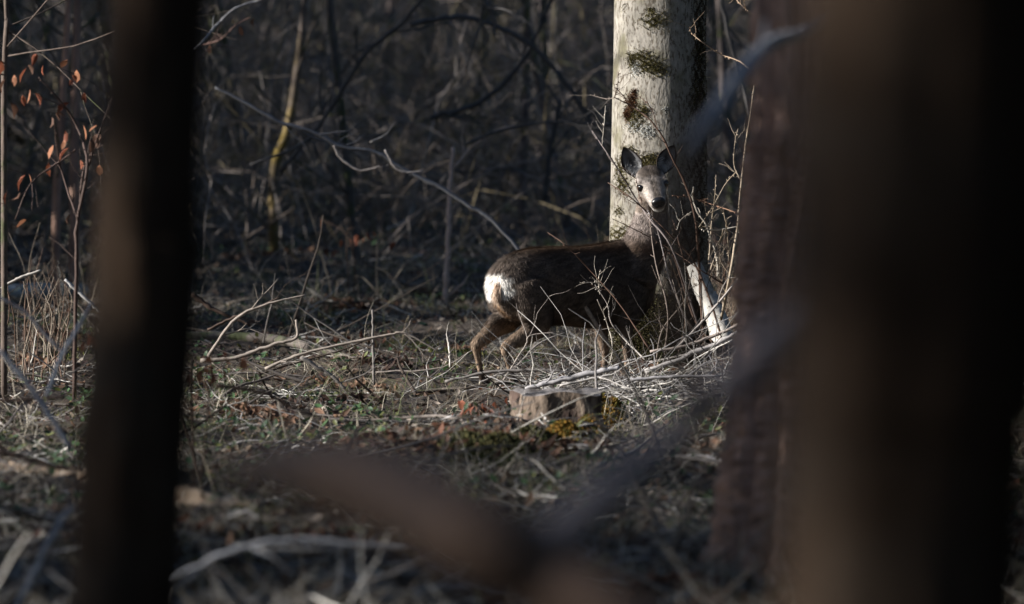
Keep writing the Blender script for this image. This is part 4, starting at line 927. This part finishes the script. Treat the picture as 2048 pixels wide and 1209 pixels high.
n = 330; x, y = scatter(n, y0=26, y1=66, power=1.2); ok = clear_of_stump(x, y); x, y = x[ok], y[ok]; n = len(x)
many_tubes(mb, np.stack([x, y, gz(x, y) + rng.uniform(.0, .05, n)], 1), np.stack([rng.normal(0, 1, n), rng.normal(0, .5, n), rng.normal(.05, .2, n)], 1), rng.uniform(.3, 1.1, n), rng.uniform(.005, .013, n), np.array([(.20, .17, .15), (.10, .08, .065), (.055, .04, .03), (.30, .27, .25), (.15, .13, .12)])[rng.integers(0, 5, n)] * rng.uniform(.6, 1.1, (n, 1)), .45, 9, 6, droop=.05, taper=.45)
# the heap round the deer's hooves
n = 1300; x = rng.normal(.75, .6, n); x = np.where(x < .08, .08 + rng.random(n) * 1.2, x); y = rng.normal(43.3, .4, n)
many_tubes(mb, np.stack([x, y, gz(x, y) + rng.uniform(0, .10, n)], 1), np.stack([rng.normal(0, 1, n), rng.normal(0, .5, n), rng.normal(.1, .25, n)], 1), rng.gamma(2.4, .1, n) + .08, rng.uniform(.0015, .005, n), TC[rng.integers(0, 6, n)] * rng.uniform(.6, 1.15, (n, 1)), .6, 7, 4, droop=.25)
tag(mb.build('twig_litter', M['twig']), 'scattered twigs and small dead sticks on the forest floor', 'twigs', kind='stuff')
# dry grass
n = 40000; x, y, k = clumped(n, 1500, .13, power=1.5); ok = clear_of_stump(x, y); x, y, k = x[ok], y[ok], k[ok]; n = len(x)
SC = np.array([(.52, .46, .36), (.36, .31, .23), (.22, .185, .135), (.13, .15, .06), (.08, .10, .04), (.74, .66, .53)])
tone = SC[rng.choice(6, 1500, p=[.2, .22, .2, .14, .14, .10])][k] * rng.uniform(.6, 1.2, (n, 1))
mb = MB(); ribbons(mb, np.stack([x, y, gz(x, y) - .005], 1), np.stack([rng.normal(0, .5, n), rng.normal(0, .5, n), rng.uniform(.35, 1, n)], 1), rng.gamma(3, .05, n) + .05, rng.uniform(.0018, .0042, n), tone, rng.uniform(.8, 3.2, n), 6, .10, .3, .25)
n = 9000; x, y, k = clumped(n, 500, .3, y0=58, y1=98, power=1.0)
tone = np.array([(.30, .25, .19), (.20, .17, .14), (.40, .34, .27), (.13, .14, .07)])[rng.integers(0, 4, 500)][k] * rng.uniform(.5, 1.2, (n, 1))
ribbons(mb, np.stack([x, y, gz(x, y) - .01], 1), np.stack([rng.normal(0, .5, n), rng.normal(0, .4, n), rng.uniform(.4, 1, n)], 1), rng.gamma(3, .10, n) + .1, rng.uniform(.005, .012, n), tone, rng.uniform(.6, 2.6, n), 6, .10, .3, .25)
tag(mb.build('dry_grass', M['straw']), 'thin dry and half-green grass between the dead branches', 'grass', kind='stuff')
# low green leaves
n = 11000; x, y, k = clumped(n, 300, .2, y0=30, y1=75, power=1.0); ok = clear_of_stump(x, y); x, y = x[ok], y[ok]; n = len(x)
mb = MB(); leaf_cards(mb, np.stack([x, y, gz(x, y) + rng.uniform(.01, .10, n)], 1), np.stack([rng.normal(-.2, .6, n), rng.normal(-.3, .6, n), np.ones(n)], 1), rng.uniform(.012, .028, n), np.array([(.06, .115, .042), (.05, .095, .045), (.12, .13, .04), (.04, .06, .026)])[rng.integers(0, 4, n)] * rng.uniform(.6, 1.3, (n, 1)))
tag(mb.build('ground_ivy', M['green']), 'low dark green leaves creeping over the floor', 'ground cover', kind='stuff')
# moss
n = 34000; x, y, k = clumped(n, 150, .2, y0=26, y1=58, power=1.0); ok = clear_of_stump(x, y); x, y = x[ok], y[ok]; n = len(x)
mb = MB(); ribbons(mb, np.stack([x, y, gz(x, y)], 1), np.stack([rng.normal(0, .5, n), rng.normal(0, .5, n), np.ones(n)], 1), rng.uniform(.01, .035, n), np.full(n, .008), np.array([(.10, .115, .028), (.14, .13, .036), (.07, .08, .024)])[rng.integers(0, 3, n)] * rng.uniform(.6, 1.3, (n, 1)), .6, 3, .2, .5)
tag(mb.build('floor_moss', M['moss']), 'olive moss spread in patches over the floor', 'moss', kind='stuff')

# withered sprigs and a patch of dead bracken
def sprig(px, py, d, n, spread, label, size):
    p0 = P(px, py, d); g0 = p0.copy(); g0[2] = float(gz(p0[0], d)); r = empty('withered_sprig', g0, label, 'sprig')
    for q in range(3):
        stem_part([(px + rng.normal(0, 8), 150 + KPX * (CAMZ - g0[2]) / d), (px + rng.normal(0, spread * .4), py + spread * .3), (px + rng.normal(0, spread), py - spread * rng.uniform(.2, 1))], [.005, .004, .002], (.09, .06, .045), d, 2, .12, r)
    for q in range(n): hang_leaf(P(px + rng.normal(0, spread * .7), py + rng.normal(0, spread * .45), d + rng.normal(0, .1)), rng.uniform(*size), r, g0)
sprig(405, 735, 34, 16, 50, 'withered sprig with dark red leaves beside the slim dark trunk', (.035, .06))
sprig(195, 665, 31, 14, 30, 'blurred sprig of dull red leaves on the far side of the slim dark trunk', (.035, .06))
sprig(955, 815, 41.2, 34, 34, 'dead red-brown bracken clump left of the low stump'.replace('left of', 'close to'), (.03, .06))
sprig(700, 470, 60, 10, 40, 'faint leafy sprig in the shade beyond the clearing', (.05, .08))

# pale grass clumps and bent reeds one can tell apart
def clump(px, py, n, hpx, label, col, wd=(.003, .005), spread=.10, kink=.3, droop=(.2, 1.2), lean=0):
    c = G(px, py); d = c[1]
    root = empty('grass_tuft', c, label, 'grass tuft', 'pale dry grass tufts')
    for k in range(n):
        mb = MB(); x = c[0] + rng.normal(0, spread, 1); y = d + rng.normal(0, spread, 1)
        ribbons(mb, np.stack([x, y, gz(x, y) - .01], 1), np.stack([rng.normal(lean, .35, 1), rng.normal(0, .3, 1), np.ones(1)], 1), rng.uniform(.55, 1.1, 1) * hpx / KPX * d, rng.uniform(*wd, 1), np.array(col) * rng.uniform(.7, 1.15, (1, 1)), rng.uniform(*droop, 1), 9, .03, .35, kink)
        mb.build('blade', M['straw'], root)
clump(560, 640, 34, 130, 'tall pale dry grass tuft beyond the crossing branches', (.55, .45, .30), spread=.12)
clump(500, 905, 8, 95, 'broad bent pale reed blades beside the slim dark trunk', (.66, .58, .45), (.007, .012), .16, .55, (0, .4))
clump(565, 895, 6, 100, 'two upright bleached reed blades with a sharp fold', (.70, .62, .50), (.009, .014), .05, .5, (0, .3))
clump(690, 870, 10, 80, 'sparse crossed straws in the middle of the clearing', (.60, .52, .40), (.005, .008), .2, .3, (0, .4))
clump(60, 1075, 12, 130, 'drooping whitish grass tuft below the rotten log', (.62, .58, .50), (.005, .009), .12, .2, (.8, 2))
clump(780, 690, 30, 70, 'low arching straw tuft near the arching branch', (.52, .43, .28), spread=.15, droop=(1, 2.4))
clump(470, 650, 40, 80, 'arching straw tuft under the crooked pale branch', (.48, .40, .26), spread=.18, droop=(1, 2.4))
clump(640, 640, 40, 75, 'greenish arching grass tuft in the sunlit clearing', (.22, .22, .10), spread=.2, droop=(1, 2.2))
clump(655, 660, 70, 60, 'fresh green grass tuft in the middle of the clearing', (.10, .15, .05), spread=.22, droop=(.8, 2.2))
clump(850, 625, 60, 50, 'mossy green tuft near the deer rump', (.12, .13, .045), spread=.25, droop=(.8, 2.2))
clump(450, 800, 50, 60, 'dark green grass tuft by the withered sprig', (.08, .12, .045), spread=.18, droop=(.8, 2.2))
clump(1120, 705, 26, 60, 'short straw tuft under the deer', (.5, .42, .28), spread=.12)
clump(1190, 1120, 40, 40, 'small whitish flattened grass tuft low by the furrowed trunk', (.7, .7, .68), (.005, .01), .10, .3, (1, 3))

# ------------------------------------------------------------------ spruces and bare trees added outside the frame to shade the wood
def spruce_mesh(n=5200, s0=.14, s1=.30):
    mb = MB(); tube(mb, [(0, 0, -.2), (.03, 0, 6), (0, .02, 15)], [.19, .12, .02], 10, (1.6, 1.1, .9), 12); trunk = mb.mesh('trunk'); trunk.materials.append(M['darkbark'])
    cb = MB(); h = rng.random(n) ** .9 * 14.2 + .5; R = (15 - h) * .17 + .15; az = rng.uniform(0, 6.283, n); rr = R * np.sqrt(rng.random(n))
    h2 = h - rr * .35; pos = np.stack([rr * np.cos(az), rr * np.sin(az), h2], 1); out = np.stack([np.cos(az), np.sin(az), -.35 + rng.normal(0, .15, n)], 1)
    nor = np.cross(out, np.stack([-np.sin(az), np.cos(az), rng.normal(0, .3, n)], 1))
    leaf_cards(cb, pos, nor, rng.uniform(s0, s1, n), np.ones((n, 3)) * rng.uniform(.6, 1.4, (n, 1)), .5, .3); crown = cb.mesh('crown'); crown.materials.append(M['needle'])
    return trunk, crown
SPT, SPC = spruce_mesh()
SPT2, SPC2 = spruce_mesh(4600, .08, .16)
def spruce(x, y, s, lab, thin=False):
    z = float(gz(x, y)); r = empty('spruce_tree', (x, y, z), lab, 'tree', 'dense spruces around the clearing'); r.rotation_euler = (0, 0, rng.uniform(0, 6)); r.scale = (s, s, s)
    for nme, me in (('trunk', SPT2 if thin else SPT), ('crown', SPC2 if thin else SPC)):
        o = bpy.data.objects.new(nme, me); COL.objects.link(o); o.parent = r
SPL = 'unseen dense dark spruce added to shade the wood'
for k in range(21): spruce(-24 - 3.0 * (k % 3) + rng.normal(0, .3), -14 + k * 1.4, rng.uniform(1.55, 1.9), 'tall unseen spruce, thinly needled, added to dim the sun on the near trunks', True)   # unseen row added as thin shade for the near trunks
for k in range(44): spruce(-8.0 - 3.4 * (k % 3) - max(0, k - 16) * .22 + rng.normal(0, .5), 55.5 + k * 2.5, rng.uniform(.9, 1.25), SPL, k % 4 == 1)               # added out of view to keep sun off the far wood
for k in range(14): spruce(8.5 + 3 * (k % 3) + rng.normal(0, .6), 30 + k * 5.5, rng.uniform(.9, 1.2), SPL)  # unseen spruces added to block sky light from the right
for k in range(26): spruce((k - 12.5) * 4.2 + rng.normal(0, .8), 150 + 10 * (k % 3) + rng.normal(0, 2), rng.uniform(1.2, 1.7), 'dark spruce closing the view deep in the wood')
for x, y in ((-7.4, 25.9), (-9.6, 25.4), (-8.6, 27.0), (-10.8, 26.4),  (2.9, 3), (3.1, 6.5), (3.0, 10), (3.3, 13.5), (3.9, 18), (4.6, 23), (4.6, 28), (4.8, 32), (6, 5), (6.3, 11), (6.6, 17), (-4.6, -3.5), (-2.2, -4.2), (0.4, -4.4), (2.6, -3.6), (3.4, -.5), (-5.4, -7), (-1.8, -7.5), (1.6, -7), (-3.5, -10), (0, -9), (3.4, -9), (7, -8), (-7.5, -10), (5.2, 36), (5.6, 42), (5.0, 49), (5.8, 55), (5.4, 61)): spruce(x, y, rng.uniform(.9, 1.1), SPL, x < -8 and y > 25)  # unseen spruces added beside and behind the camera to darken trunks
def lit(x, y, tol):
    """does a trunk at x,y stand in the sun's way to the deer or the beech?"""
    for (tx, ty) in ((-.1, 44.7), (.75, 46.8), (.15, 41.0)):
        w = np.array([x - tx, y - ty]); s_ = nrm([SUN_DIR.x, SUN_DIR.y]); a = w @ s_
        if a > 0 and abs(w[0] * s_[1] - w[1] * s_[0]) < tol: return True
    return False
bt = crown_mesh((np.array([0, 0, 2.0]), np.array([0, 0, 10.])), .09, 20, 3.0, levels=2, kids=5).mesh('crown'); bt.materials.append(M['bark'])
mb = MB(); tube(mb, [(0, 0, -.1), (.05, 0, 4), (0, .05, 11)], [.11, .085, .02], 10, (1, 1, 1), 14); btt = mb.mesh('trunk'); btt.materials.append(M['bark'])
cnt = 0  # unseen trees added on the sun side to dapple the floor
while cnt < 26:
    x, y = rng.uniform(-30, -5.5), rng.uniform(22, 54)
    if lit(x, y, 2.4) or (x > -4.8 - .12 * (y - 20)): continue
    r = empty('unseen_bare_tree', (x, y, float(gz(x, y))), 'unseen bare leafless tree added beside the clearing, its twigs dappling the floor', 'tree', 'unseen bare trees added beside the clearing'); r.rotation_euler = (0, 0, rng.uniform(0, 6))
    for nme, me in (('trunk', btt), ('crown', bt)):
        o = bpy.data.objects.new(nme, me); COL.objects.link(o); o.parent = r
    cnt += 1
